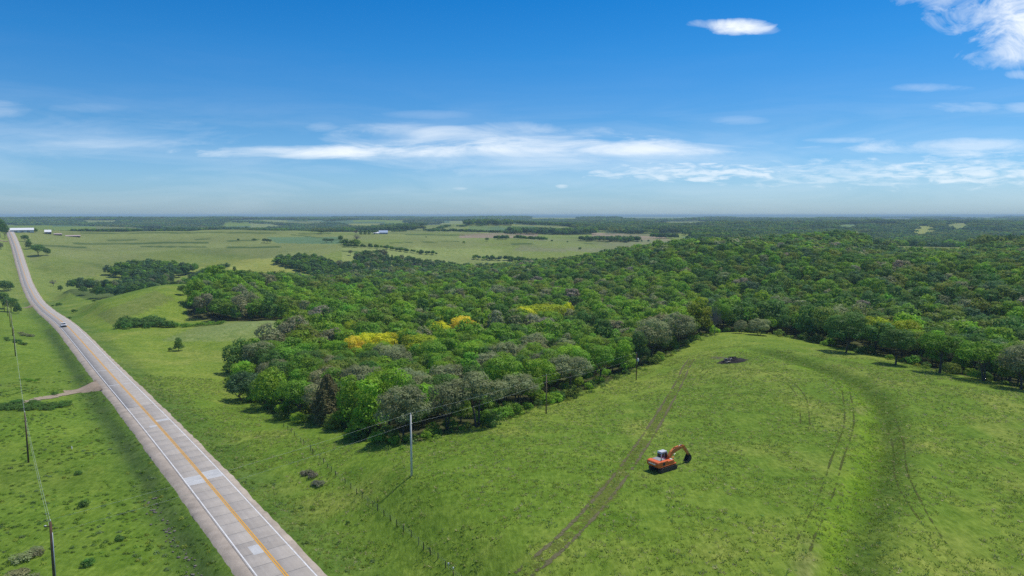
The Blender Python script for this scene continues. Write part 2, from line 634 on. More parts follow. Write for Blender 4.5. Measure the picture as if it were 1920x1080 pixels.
def inpoly(x, y, poly):
    c = np.zeros(np.shape(x), bool)
    n = len(poly)
    for i in range(n):
        x0, y0 = poly[i]
        x1, y1 = poly[(i + 1) % n]
        if y0 == y1:
            continue
        k = ((y0 > y) != (y1 > y)) & (x < (x1 - x0) * (y - y0) / (y1 - y0) + x0)
        c ^= k
    return c


FOREST = [XY(*p) for p in [(440, 252), (455, 222), (520, 190), (600, 172), (640, 165), (700, 146), (770, 140), (890, 150), (960, 168), (1050, 193),
                           (1150, 222), (1250, 258), (1300, 281), (1338, 300), (1450, 294), (1550, 262), (1625, 243), (1700, 222), (1780, 204), (1850, 192),
                           (1920, 178), (2100, 158), (2500, 120), (2500, 800), (1980, 780), (1900, 760), (1850, 740), (1700, 728), (1625, 735), (1625, 900), (1560, 1000), (1400, 950),
                           (1200, 960), (1000, 930), (850, 850), (760, 800), (640, 770), (520, 700), (440, 640), (416, 590), (406, 520), (394, 455), (350, 404),
                           (352, 388), (420, 378), (500, 376), (600, 374), (612, 345), (560, 310), (500, 278)]]
CREEK = [XY(*p) for p in [(112, 590), (150, 560), (200, 545), (290, 560), (372, 560), (374, 625), (305, 640), (325, 770), (318, 850), (240, 820), (225, 690), (130, 640)]]
CREEK2 = [XY(*p) for p in [(520, 690), (640, 760), (760, 800), (850, 850), (800, 930), (650, 860), (545, 790)]]

# ground colours (albedo)
C_PAST = np.array((0.172, 0.248, 0.030))
C_LUSH = np.array((0.112, 0.185, 0.019))
C_YEL = np.array((0.275, 0.300, 0.062))
C_PALE = np.array((0.192, 0.230, 0.066))
C_TAN = np.array((0.290, 0.235, 0.150))
C_CROP = np.array((0.110, 0.190, 0.080))
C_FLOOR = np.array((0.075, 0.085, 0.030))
C_FARW = np.array((0.050, 0.085, 0.030))

# painted fields: polygon in photo pixels, camera depth range, colour
FIELDS = [
    ([(30, 428), (900, 428), (900, 470), (640, 470), (520, 500), (330, 490), (150, 520), (60, 500)], 640, 1900, C_PALE),
    ([(380, 520), (330, 505), (420, 487), (520, 484), (620, 488), (640, 505), (560, 512)], 600, 1100, C_YEL),
    ([(500, 445), (640, 444), (650, 458), (520, 456)], 900, 1700, C_CROP),
    ([(640, 464), (980, 466), (980, 500), (640, 505)], 700, 1300, np.array((0.225, 0.275, 0.075))),
    ([(640, 430), (1010, 430), (1010, 462), (640, 462)], 1000, 1800, C_PALE * 0.98),
    ([(860, 437), (1010, 437), (1010, 446), (860, 446)], 1000, 1900, C_TAN * 0.95),
    ([(1110, 436), (1240, 440), (1260, 452), (1110, 446)], 1000, 2000, C_TAN),
    ([(1000, 446), (1320, 452), (1320, 475), (960, 470)], 900, 1900, np.array((0.21, 0.235, 0.10))),
    ([(760, 428), (860, 414), (930, 411), (1010, 418), (1100, 430), (1000, 436), (800, 434)], 1750, 3000, C_PALE),
    ([(880, 424), (1000, 424), (1030, 435), (880, 435)], 1700, 2500, C_CROP * 0.9),
    ([(1620, 452), (1850, 455), (1850, 468), (1620, 466)], 740, 1100, np.array((0.19, 0.21, 0.075))),
    ([(1600, 452), (1720, 452), (1740, 459), (1610, 458)], 740, 1100, C_TAN * 0.9),
    ([(1708, 424), (1756, 424), (1750, 447), (1704, 447)], 1400, 3600, C_YEL),
    ([(1772, 420), (1826, 420), (1822, 434), (1776, 434)], 1600, 5000, C_PALE * 1.1),
    ([(1560, 421), (1620, 421), (1610, 431), (1565, 431)], 1500, 5000, C_CROP * 1.1),
    ([(1640, 410), (1720, 410), (1720, 416), (1640, 416)], 2500, 20000, C_PALE * 1.15),
    ([(1370, 406.5), (1540, 406.5), (1540, 411.5), (1370, 411)], 3500, 30000, C_PALE * 1.2),
    ([(1150, 406.5), (1310, 406.5), (1310, 412.5), (1160, 413)], 3500, 30000, C_PALE * 1.2),
    ([(1210, 416), (1330, 415), (1340, 422), (1220, 423)], 2200, 9000, C_PALE),
    ([(985, 408), (1090, 408), (1095, 413), (985, 414)], 3000, 30000, C_PALE * 1.1),
        ([(640, 420), (720, 419), (720, 427), (650, 427)], 1900, 6000, C_YEL * 0.8),
        ([(150, 413), (230, 413), (230, 421), (160, 422)], 2300, 30000, C_PALE),
    ([(1780, 407), (1880, 407), (1880, 412), (1790, 412)], 3000, 30000, C_PALE * 1.1),
    ([(1280, 444), (1315, 446), (1315, 460), (1280, 460)], 900, 2200, C_CROP),
    ([(1895, 418), (1925, 418), (1925, 424), (1895, 424)], 2000, 5000, C_TAN),
    ([(1850, 448), (1960, 440), (1960, 458), (1850, 452)], 1100, 2200, C_CROP),
    ([(400, 598), (600, 596), (600, 630), (430, 640), (300, 640)], 300, 385, np.array((0.20, 0.26, 0.075))),
    ([(210, 610), (330, 560), (290, 545), (180, 590)], 300, 480, np.array((0.175, 0.21, 0.055))),
]
# dark grassed waterways across the pale far fields (pixel polylines)
LINES = [([(65, 460), (110, 462), (160, 464)], 2.2), ([(140, 457), (250, 457), (320, 455), (390, 455)], 2.4), ([(262, 462), (330, 463), (385, 463)], 2.0),
         ([(150, 437), (230, 437), (310, 437), (420, 436), (520, 438)], 1.6), ([(200, 450), (255, 449)], 1.8), ([(425, 464), (470, 464), (525, 463)], 2.4),
         ([(425, 452), (470, 451), (485, 449)], 2.0), ([(365, 449), (395, 447)], 1.8), ([(560, 438), (620, 437)], 1.4), ([(640, 462), (760, 465)], 1.2),
         ([(730, 455), (860, 453)], 1.2), ([(760, 440), (870, 441)], 1.2), ([(960, 458), (1000, 456)], 1.2), ([(1095, 457), (1140, 455)], 1.2), ([(640, 470), (672, 472)], 2.0),
         ([(545, 440), (660, 452)], 1.0)]


def far_wood_mask(x, y, px, py, zc):
    """woodland beyond the valley fields"""
    r = np.hypot(x, y)
    th, lr = np.arctan2(x, y), np.log(np.maximum(r, 10))
    n = fbm(th * 6.5 + 5.3, lr * 5.5, 51, 4)
    m = n > np.where(px > 1150, np.where(r > 2300, 0.455, 0.42), 0.435)
    m &= r > 1750
    m |= (r > 950) & (px > 1280) & (r <= 2600)
    for poly, z0, z1, c in FIELDS:
        m &= ~(inpoly(px, py, poly) & (zc > z0) & (zc < z1))
    m &= ~((px < 1290) & (zc < 1700) & (px > -400))
    m &= ~((px < 60) & (zc < 1800))
    return m


def ground_colour(x, y, z):
    n = len(x)
    r = np.hypot(x, y)
    px, py, zc = project(x, y, z)
    big = fbm(x / 55, y / 55, 5, 4)
    col = C_PAST[None] * np.ones((n, 1))
    k = smooth(0.42, 0.62, big)[:, None]
    col = col * (1 - k) + C_LUSH * 1.15 * k
    k = smooth(0.5, 0.75, fbm(x / 14 + 9, y / 14, 15, 4))[:, None]
    col = col * (1 - k * 0.38) + C_YEL * k * 0.38
    # lusher land on the left of the road and along it
    off = (x - ROAD_A) * ROAD_N.x + y * ROAD_N.y
    k = (smooth(4, -6, off) * (1 - smooth(350, 700, r)) * 0.75)[:, None]
    col = col * (1 - k) + C_LUSH * (0.85 + 0.5 * fbm(x / 14, y / 14, 77, 3)[:, None]) * k
    k = ((1 - smooth(7, 15, np.abs(off))) * (r < 700) * 0.6 * (0.4 + fbm(x / 6, y / 6, 78, 3)))[:, None]
    col = col * (1 - k) + np.array((0.06, 0.12, 0.025)) * k
    k = (np.exp(-((off + 8.3) / 2.0) ** 2) * (r < 420) * 0.8 * (0.5 + fbm(x / 4, y / 4, 79, 2)))[:, None]
    k = np.clip(k, 0, 1)
    col = col * (1 - k) + np.array((0.055, 0.095, 0.022)) * k
    # the mid distance is paler
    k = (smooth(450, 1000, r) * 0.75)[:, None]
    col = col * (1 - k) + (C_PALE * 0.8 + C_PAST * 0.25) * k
    # far farmland: a patchwork
    far = r > 1700
    if far.any():
        cell = vnoise(np.floor(np.arctan2(x, y) * 22) * 7.3, np.floor(np.log(np.maximum(r, 10)) * 7 + np.floor(np.arctan2(x, y) * 22) * 0.37) * 3.1, 91)
        pal = np.array([C_PALE * 0.95, C_CROP * 0.9, C_PAST * 0.9, C_PALE * 1.1, C_CROP * 0.8, C_PALE * 0.8, C_YEL * 0.8])
        fc = pal[(cell * 6.99).astype(int)]
        k = smooth(1700, 2300, r)[:, None]
        col = col * (1 - k) + fc * k
        wood = far_wood_mask(x, y, px, py, zc) & far
        col[wood] = C_FARW
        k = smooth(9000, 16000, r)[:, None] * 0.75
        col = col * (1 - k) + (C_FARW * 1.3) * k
    for poly, z0, z1, c in FIELDS:
        m = inpoly(px, py, poly) & (zc > z0) & (zc < z1)
        var = 0.78 + 0.44 * fbm(x[m] / 60, y[m] / 90, 45, 4)
        gr = smooth(0.5, 0.68, fbm(x[m] / 110, y[m] / 150, 46, 3))[:, None] * 0.6
        col[m] = (c * (1 - gr) + np.array((0.16, 0.22, 0.035)) * gr) * var[:, None]
    for poly, hw in LINES:
        m = (zc > 600) & (py > 425) & (py < 480) & (r < 1900)
        idx = np.nonzero(m)[0]
        d, s, t = dist_poly(px[idx], py[idx], poly)
        k = (1 - smooth(hw * 0.35, hw * 0.8, d))[:, None]
        col[idx] = col[idx] * (1 - k) + np.array((0.065, 0.11, 0.025)) * k
    # grassed drainage lines, their dark green painted in for relief shading
    m = (zc > 560) & (r < 2300)
    rdg = np.abs(fbm(x[m] / 260 + 3, y[m] / 330, 207, 3) - 0.5)
    k = ((1 - smooth(0.0, 0.028, rdg)) * 0.65 * smooth(0.4, 0.6, fbm(x[m] / 300, y[m] / 300, 208, 2)))[:, None]
    col[m] = col[m] * (1 - k) + np.array((0.085, 0.135, 0.028)) * k
    # terrace in the mown field: lush strip, left bank painted sunlit, right bank painted shaded
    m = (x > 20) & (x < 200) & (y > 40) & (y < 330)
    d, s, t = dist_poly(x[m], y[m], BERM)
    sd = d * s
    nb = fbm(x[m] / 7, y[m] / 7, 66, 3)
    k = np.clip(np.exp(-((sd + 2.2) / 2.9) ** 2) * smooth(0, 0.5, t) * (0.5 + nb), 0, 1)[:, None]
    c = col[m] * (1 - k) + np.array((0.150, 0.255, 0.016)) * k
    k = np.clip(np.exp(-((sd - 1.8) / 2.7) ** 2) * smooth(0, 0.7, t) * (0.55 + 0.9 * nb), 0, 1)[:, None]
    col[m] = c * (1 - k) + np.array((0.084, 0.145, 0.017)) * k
    # bare patches along the terrace top
    k = (np.exp(-((sd + 4.2) / 1.6) ** 2) * smooth(0.56, 0.68, fbm(x[m] / 6, y[m] / 6, 68, 3)) * (t > 4) * 0.4)[:, None]
    col[m] = col[m] * (1 - k) + np.array((0.24, 0.19, 0.10)) * k
    fl = inpoly(x, y, CREEK)
    col[fl] = np.array((0.085, 0.125, 0.03)) * (0.7 + 0.6 * fbm(x[fl] / 12, y[fl] / 12, 98, 3))[:, None]
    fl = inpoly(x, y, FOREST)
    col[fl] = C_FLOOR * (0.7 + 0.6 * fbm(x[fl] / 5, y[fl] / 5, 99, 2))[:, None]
    return np.clip(col, 0.01, 0.6)


def mat_ground():
    m = bpy.data.materials.new('meadow_ground')
    m.use_nodes = True
    N = NT(m.node_tree)
    out = N.n('ShaderNodeOutputMaterial')
    p = N.n('ShaderNodeBsdfPrincipled')
    at = N.n('ShaderNodeAttribute', attribute_type='GEOMETRY', attribute_name='landcol')
    geo = N.n('ShaderNodeNewGeometry')
    pos = geo.outputs['Position']
    n1 = N.noise(pos, 0.16, 5, 0.62)
    n2 = N.noise(pos, 0.85, 5, 0.65)
    st = N.n('ShaderNodeMapping')
    st.inputs['Rotation'].default_value = (0, 0, 0.7)
    st.inputs['Scale'].default_value = (1.0, 0.28, 1.0)
    N.l(pos, st.inputs['Vector'])
    n3 = N.noise(st.outputs[0], 1.7, 4, 0.7)
    c = N.mix(1.0, at.outputs['Color'], N.ramp(n1, [(0.25, (0.70, 0.80, 0.62)), (0.5, (1, 1, 1)), (0.75, (1.3, 1.15, 1.35))]), 'MULTIPLY')
    c = N.mix(1.0, c, N.ramp(n2, [(0.28, (0.64, 0.71, 0.62)), (0.5, (1, 1, 1)), (0.72, (1.32, 1.25, 1.42))]), 'MULTIPLY')
    c = N.mix(1.0, c, N.ramp(n3, [(0.26, (0.68, 0.73, 0.62)), (0.5, (1, 1, 1)), (0.74, (1.38, 1.28, 1.6))]), 'MULTIPLY')
    N.l(c, p.inputs['Base Color'])
    p.inputs['Roughness'].default_value = 0.95
    p.inputs['Specular IOR Level'].default_value = 0.1
    b = N.n('ShaderNodeBump')
    b.inputs['Strength'].default_value = 0.55
    b.inputs['Distance'].default_value = 0.35
    N.l(N.math('ADD', n2, n3), b.inputs['Height'])
    N.l(b.outputs[0], p.inputs['Normal'])
    N.l(p.outputs[0], out.inputs['Surface'])
    return m


def build_ground():
    fine = np.arange(-44, 44.01, 0.16)
    coarse = np.concatenate([np.arange(-180, -44, 4.0), fine, np.arange(48, 180, 4.0)])
    th = np.radians(coarse)
    r = np.concatenate([[8, 20, 32, 42, 50], np.exp(np.linspace(math.log(57), math.log(42000), 500))])
    R, T = np.meshgrid(r, th, indexing='ij')
    X, Y = R * np.sin(T), R * np.cos(T)
    Z = height(X, Y)
    nr, nt = R.shape
    idx = np.arange(nr * nt).reshape(nr, nt)
    f = np.stack([idx[:-1, :], np.roll(idx, -1, 1)[:-1, :], np.roll(idx, -1, 1)[1:, :], idx[1:, :]], -1).reshape(-1, 4)
    V = np.stack([X, Y, Z], -1).reshape(-1, 3)
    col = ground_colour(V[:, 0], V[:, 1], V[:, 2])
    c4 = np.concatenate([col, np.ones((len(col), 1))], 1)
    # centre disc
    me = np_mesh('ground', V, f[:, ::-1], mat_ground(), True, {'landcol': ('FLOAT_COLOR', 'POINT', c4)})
    bm = bmesh.new()
    bm.from_mesh(me)
    bm.verts.ensure_lookup_table()
    bm.faces.new([bm.verts[i] for i in range(nt)])
    bmesh.ops.recalc_face_normals(bm, faces=bm.faces)
    bm.to_mesh(me)
    bm.free()
    o = link_mesh('ground', me)
    tag(o, kind='structure')
    return o


build_ground()

# ------------------------------------------------------------------ road


def road_pt(yc, off, dz=0.0):
    return (ROAD_A - ROAD_B * yc + ROAD_N.x * off, yc + ROAD_N.y * off, float(road_z(yc)) + dz)


def ribbon(name, ys, offs, dzs, mat, parent=None, jag=None, smooth_=True):
    """longitudinal strip; offs/dzs list of cross-section points; jag = (index, amount)"""
    ys = np.asarray(ys, float)
    rz = road_z(ys)
    rows = []
    for j, (o_, d_) in enumerate(zip(offs, dzs)):
        o_ = np.full(len(ys), float(o_))
        if jag and j in jag:
            o_ = o_ + (fbm(ys / 1.6, ys * 0 + j * 3.7, 5 + j, 3) - 0.5) * jag[j] * 2 + (vnoise(ys / 11, ys * 0, 8 + j) - 0.5) * jag[j]
        rows.append(np.stack([ROAD_A - ROAD_B * ys + ROAD_N.x * o_, ys + ROAD_N.y * o_, rz + d_], -1))
    V = np.stack(rows, 1)
    n, k = len(ys), len(offs)
    idx = np.arange(n * k).reshape(n, k)
    f = np.stack([idx[:-1, :-1], idx[:-1, 1:], idx[1:, 1:], idx[1:, :-1]], -1).reshape(-1, 4)
    uv = np.stack(np.meshgrid(ys / ROAD_T.y, np.asarray(offs, float), indexing='ij') + [np.zeros((n, k))], -1)
    me = np_mesh(name, V.reshape(-1, 3), f, mat, smooth_, {'along': ('FLOAT_VECTOR', 'POINT', uv.reshape(-1, 3))})
    return link_mesh(name, me, parent)


def mat_concrete(name, col, joints=False):
    m = bpy.data.materials.new(name)
    m.use_nodes = True
    N = NT(m.node_tree)
    out = N.n('ShaderNodeOutputMaterial')
    p = N.n('ShaderNodeBsdfPrincipled')
    geo = N.n('ShaderNodeNewGeometry')
    oi = N.n('ShaderNodeObjectInfo')
    pos = geo.outputs['Position']
    # across-road coordinate for the worn wheel paths
    dt = N.n('ShaderNodeVectorMath', operation='DOT_PRODUCT')
    N.l(pos, dt.inputs[0])
    dt.inputs[1].default_value = (ROAD_N.x, ROAD_N.y, 0)
    off = N.math('SUBTRACT', dt.outputs['Value'], ROAD_A * ROAD_N.x)
    al = N.n('ShaderNodeVectorMath', operation='DOT_PRODUCT')
    N.l(pos, al.inputs[0])
    al.inputs[1].default_value = (ROAD_T.x, ROAD_T.y, 0)
    cx = N.n('ShaderNodeCombineXYZ')
    N.l(off, cx.inputs[0])
    N.l(N.math('MULTIPLY', al.outputs['Value'], 0.06), cx.inputs[1])
    streak = N.noise(cx.outputs[0], 2.2, 4, 0.6)
    blot = N.noise(pos, 0.45, 6, 0.65)
    fine = N.noise(pos, 6.0, 3, 0.7)
    c = N.mix(1.0, (*col, 1), N.ramp(streak, [(0.3, (0.92, 0.91, 0.90)), (0.7, (1.05, 1.05, 1.04))]), 'MULTIPLY')
    c = N.mix(1.0, c, N.ramp(blot, [(0.3, (0.88, 0.87, 0.86)), (0.7, (1.08, 1.07, 1.06))]), 'MULTIPLY')
    c = N.mix(1.0, c, N.ramp(fine, [(0.3, (0.93, 0.93, 0.93)), (0.7, (1.06, 1.06, 1.06))]), 'MULTIPLY')
    if joints:
        s = N.math('FRACT', N.math('DIVIDE', al.outputs['Value'], 4.08))
        j = N.math('LESS_THAN', s, 0.03)
        c = N.mix(N.math('MULTIPLY', j, 0.4), c, (0.14, 0.14, 0.15))
    else:
        r = N.ramp(oi.outputs['Random'], [(0.0, (0.91, 0.905, 0.9)), (1.0, (1.07, 1.07, 1.07))])
        c = N.mix(1.0, c, r, 'MULTIPLY')
    N.l(c, p.inputs['Base Color'])
    p.inputs['Roughness'].default_value = 0.85
    p.inputs['Specular IOR Level'].default_value = 0.25
    N.l(p.outputs[0], out.inputs['Surface'])
    return m


def mat_gravel(name, col, scale=1.2, contrast=0.25):
    m = bpy.data.materials.new(name)
    m.use_nodes = True
    N = NT(m.node_tree)
    out = N.n('ShaderNodeOutputMaterial')
    p = N.n('ShaderNodeBsdfPrincipled')
    geo = N.n('ShaderNodeNewGeometry')
    a = N.noise(geo.outputs['Position'], scale * 0.35, 5, 0.65)
    b = N.noise(geo.outputs['Position'], scale * 5, 4, 0.7)
    c = N.mix(1.0, (*col, 1), N.ramp(a, [(0.3, (1 - contrast,) * 3), (0.7, (1 + contrast * 0.7,) * 3)]), 'MULTIPLY')
    c = N.mix(1.0, c, N.ramp(b, [(0.3, (0.82, 0.81, 0.80)), (0.7, (1.13, 1.13, 1.12))]), 'MULTIPLY')
    N.l(c, p.inputs['Base Color'])
    p.inputs['Roughness'].default_value = 0.95
    p.inputs['Specular IOR Level'].default_value = 0.1
    bp = N.n('ShaderNodeBump')
    bp.inputs['Strength'].default_value = 0.4
    bp.inputs['Distance'].default_value = 0.05
    N.l(b, bp.inputs['Height'])
    N.l(bp.outputs[0], p.inputs['Normal'])
    N.l(p.outputs[0], out.inputs['Surface'])
    return m


def mat_paint(name, col, wear=0.3):
    m = bpy.data.materials.new(name)
    m.use_nodes = True
    N = NT(m.node_tree)
    out = N.n('ShaderNodeOutputMaterial')
    p = N.n('ShaderNodeBsdfPrincipled')
    geo = N.n('ShaderNodeNewGeometry')
    a = N.noise(geo.outputs['Position'], 1.3, 5, 0.7)
    N.l(N.ramp(a, [(0.3, tuple(c * (1 - wear) + 0.1 * wear for c in col)), (0.6, col)]), p.inputs['Base Color'])
    p.inputs['Roughness'].default_value = 0.7
    N.l(p.outputs[0], out.inputs['Surface'])
    return m


M_SLAB = mat_concrete('concrete_slab', (0.43, 0.395, 0.350))
M_PAVE = mat_concrete('concrete_pavement', (0.435, 0.40, 0.355), True)
M_SHOULDER = mat_gravel('gravel_shoulder', (0.45, 0.385, 0.315))
M_PATCH = mat_gravel('new_concrete', (0.53, 0.535, 0.53), 2.0, 0.12)
M_WHITE = mat_paint('white_road_paint', (0.78, 0.78, 0.76))
M_YELLOW = mat_paint('yellow_road_paint', (0.70, 0.36, 0.03), 0.15)
M_SEAL = mat_simple('joint_sealant', (0.11, 0.11, 0.115), 0.8)

SLAB_DY = 4.08 * ROAD_T.y
Y_SLAB0, N_SLAB = 66.0, 34
Y_SLAB1 = Y_SLAB0 + SLAB_DY * N_SLAB


def build_road():
    road = empty('road', road_pt(0, 0))
    tag(road, kind='structure')

    def child(o):
        o.parent = road
        o.matrix_parent_inverse = Matrix.Translation(-Vector(road.location))
        return o
    ys_f = np.concatenate([np.arange(-300, 60, 8), np.arange(60, 420, 0.8), np.arange(420, 1350, 4.0)])
    sh = child(ribbon('shoulder', ys_f, [-6.0, -5.15, -3.42, 3.42, 4.45, 5.3], [-1.35, -0.12, -0.055, -0.055, -0.12, -1.35], M_SHOULDER,
                      jag={0: 0.3, 1: 0.34, 4: 0.34, 5: 0.3}))
    ys2 = np.concatenate([np.arange(-300, Y_SLAB0, 6)])
    for a, b in ((-300, Y_SLAB0), (Y_SLAB1 + 0.05, 1350)):
        ys = np.append(np.arange(a, b, 5.0), b)
        child(ribbon('pavement', ys, [-3.5, -3.5, 0.0, 3.5, 3.5], [-0.3, 0.0, 0.0, 0.0, -0.3], M_PAVE, smooth_=False))
    # sealed joints show between the slabs
    child(ribbon('joint_seal', np.arange(Y_SLAB0, Y_SLAB1 + 0.01, SLAB_DY), [-3.49, 3.49], [-0.018, -0.018], M_SEAL))
    # one slab mesh, local axes: x across, y along
    def slab_mesh():
        L = SLAB_DY / ROAD_T.y
        w, l, g = 3.485, L / 2 - 0.035, 0.03
        V = [(-w / 2, -l, -0.2), (w / 2, -l, -0.2), (w / 2, l, -0.2), (-w / 2, l, -0.2),
             (-w / 2, -l, -g), (w / 2, -l, -g), (w / 2, l, -g), (-w / 2, l, -g),
             (-w / 2 + g, -l + g, 0), (w / 2 - g, -l + g, 0), (w / 2 - g, l - g, 0), (-w / 2 + g, l - g, 0)]
        F = []
        for a in (0, 4):
            for i in range(4):
                j = (i + 1) % 4
                F.append((a + i, a + j, a + 4 + j, a + 4 + i))
        F.append((8, 9, 10, 11))
        return np_mesh('slab', V, F, M_SLAB)
    sm = slab_mesh()
    rz = math.atan2(-ROAD_T.x, ROAD_T.y)
    for k in range(N_SLAB):
        yc = Y_SLAB0 + (k + 0.5) * SLAB_DY
        slope = math.atan2(float(road_z(yc + 1) - road_z(yc - 1)), 2 / ROAD_T.y)
        for s in (-1, 1):
            o = link_mesh('slab', sm)
            o.location = road_pt(yc, s * 1.745)
            o.rotation_euler = (slope, 0, rz)
            child(o)
    # painted lines
    ysl = np.concatenate([np.arange(-300, 60, 6), np.arange(60, 420, 1.0), np.arange(420, 1350, 5.0)])
    for s in (-1, 1):
        child(ribbon('edge_line', ysl, [s * 3.22 - 0.085, s * 3.22 + 0.085], [0.012, 0.012], M_WHITE, jag={0: 0.012, 1: 0.012}))
    for s in (-1, 1):
        child(ribbon('centre_line', ysl, [s * 0.16 - 0.095, s * 0.16 + 0.095], [0.012, 0.012], M_YELLOW, jag={0: 0.01, 1: 0.01}))
    # pale repair patches
    def patch(y0, y1, o0, o1, lab):
        o = child(ribbon('repair_patch', np.linspace(y0, y1, 6), [o0, o1], [0.006, 0.006], M_PATCH))
        o['label'] = lab
    patch(*Y_OF((487, 1023), (500, 1051)), -1.75, -0.26, 'pale square concrete patch beside the yellow line')
    y0, y1 = Y_OF((388, 897), (378, 886))
    patch(min(y0, y1) - 0.3, max(y0, y1) + 0.2, -3.1, -0.26, 'pale concrete band across the near left lane')
    patch(min(y0, y1) + 0.8, max(y0, y1) + 1.2, 0.26, 3.1, 'pale concrete band across the near right lane')
    ya, yb = Y_OF((290, 770), (283, 778))
    patch(min(ya, yb), min(ya, yb) + 1.4, 0.3, 3.0, 'short pale concrete strip in the right lane')
    patch(min(ya, yb) - 3.6, min(ya, yb) - 2.4, -1.9, -0.3, 'small pale concrete strip left of the yellow line')
    for (q, w) in (((225, 700), 0.55), ((200, 668), 0.5)):
        yq, _ = Y_OF(q, q)
        patch(yq, yq + w, -3.0, -0.3, 'pale strip across the lane near the far driveway')
        patch(yq, yq + w, 0.3, 3.0, 'pale strip across the lane near the far driveway')


def Y_OF(a, b):
    """road parameter y under two photo pixels (ray meets the vertical plane through the centreline)"""
    r = []
    for px, py in (a, b):
        u, v = (px - 960) / FPX, (py - 540) / FPX
        zc = ROAD_A / (ROAD_B * (CP - v * SP) + u)
        r.append(zc * (CP - v * SP))
    return min(r), max(r)


build_road()


def drape(name, pts, width, lift, mat, jag=0.15, step=0.7, seed=1, side=0.0, edge_attr=True):
    """strip laid over the ground along a world polyline"""
    P = [np.array(p[:2], float) for p in pts]
    # resample with Catmull-Rom
    Q = []
    for i in range(len(P) - 1):
        p0, p1, p2, p3 = P[max(i - 1, 0)], P[i], P[i + 1], P[min(i + 2, len(P) - 1)]
        n = max(2, int(np.linalg.norm(p2 - p1) / step))
        for k in range(n):
            t = k / n
            Q.append(0.5 * ((2 * p1) + (-p0 + p2) * t + (2 * p0 - 5 * p1 + 4 * p2 - p3) * t * t + (-p0 + 3 * p1 - 3 * p2 + p3) * t**3))
    Q.append(P[-1])
    Q = np.array(Q)
    T = np.gradient(Q, axis=0)
    T /= np.linalg.norm(T, axis=1)[:, None]
    Nn = np.stack([T[:, 1], -T[:, 0]], -1)
    C = Q + Nn * side
    s = np.arange(len(Q)) * step
    rows = []
    fr = [-0.5, -0.25, 0, 0.25, 0.5]
    for j, f in enumerate(fr):
        jj = (fbm(s / 1.3, s * 0 + j, seed + j, 3) - 0.5) * jag * 2 * (1 if abs(f) == 0.5 else 0.2)
        p = C + Nn * (f * width + jj)[:, None]
        rows.append(np.stack([p[:, 0], p[:, 1], height(p[:, 0], p[:, 1]) + lift], -1))
    V = np.stack(rows, 1)
    n, k = V.shape[:2]
    idx = np.arange(n * k).reshape(n, k)
    F = np.stack([idx[:-1, :-1], idx[:-1, 1:], idx[1:, 1:], idx[1:, :-1]], -1).reshape(-1, 4)
    edge = np.tile(np.array([0, 0.8, 1, 0.8, 0]), (n, 1))
    fade = np.minimum(1, np.minimum(s, s[::-1]) / 8.0)
    edge = edge * fade[:, None]
    me = np_mesh(name, V.reshape(-1, 3), F, mat, True, {'edge': ('FLOAT', 'POINT', edge.ravel())})
    o = link_mesh(name, me)
    tag(o, kind='structure')
    return o


def mat_track(name, col, cover=0.5, scale=1.4):
    m = bpy.data.materials.new(name)
    m.use_nodes = True
    N = NT(m.node_tree)
    out = N.n('ShaderNodeOutputMaterial')
    p = N.n('ShaderNodeBsdfDiffuse')
    tr = N.n('ShaderNodeBsdfTransparent')
    geo = N.n('ShaderNodeNewGeometry')
    e = N.n('ShaderNodeAttribute', attribute_type='GEOMETRY', attribute_name='edge')
    a = N.noise(geo.outputs['Position'], scale, 5, 0.68)
    b = N.noise(geo.outputs['Position'], scale * 4, 4, 0.7)
    big = N.noise(geo.outputs['Position'], scale * 0.12, 2, 0.5)
    N.l(N.mix(1.0, (*col, 1), N.ramp(b, [(0.3, (0.66, 0.65, 0.63)), (0.7, (1.3, 1.3, 1.28))]), 'MULTIPLY'), p.inputs['Color'])
    k = N.math('ADD', N.math('MULTIPLY', e.outputs['Fac'], 0.9), N.math('MULTIPLY', N.math('SUBTRACT', a, 0.5), 3.0))
    k = N.math('ADD', k, N.math('MULTIPLY', N.math('SUBTRACT', big, 0.5), 2.0))
    k = N.math('MULTIPLY', N.math('SUBTRACT', k, 1 - cover), 3.5, clamp=True)
    k = N.math('MULTIPLY', k, N.math('MULTIPLY', e.outputs['Fac'], 4, clamp=True))
    mx = N.n('ShaderNodeMixShader')
    N.l(k, mx.inputs[0])
    N.l(tr.outputs[0], mx.inputs[1])
    N.l(p.outputs[0], mx.inputs[2])
    N.l(mx.outputs[0], out.inputs['Surface'])
    return m


M_MUD = mat_track('muddy_rut', (0.140, 0.133, 0.072), 0.40, 1.0)
M_FAINT = mat_track('pressed_grass', (0.085, 0.105, 0.03), 0.36, 0.9)
M_DRIVE = mat_gravel('driveway_gravel', (0.34, 0.27, 0.20))
M_DRIVE_T = mat_track('worn_drive', (0.34, 0.28, 0.21), 0.85, 0.8)


def px_path(pl):
    return [hit(*p)[:2] for p in pl]


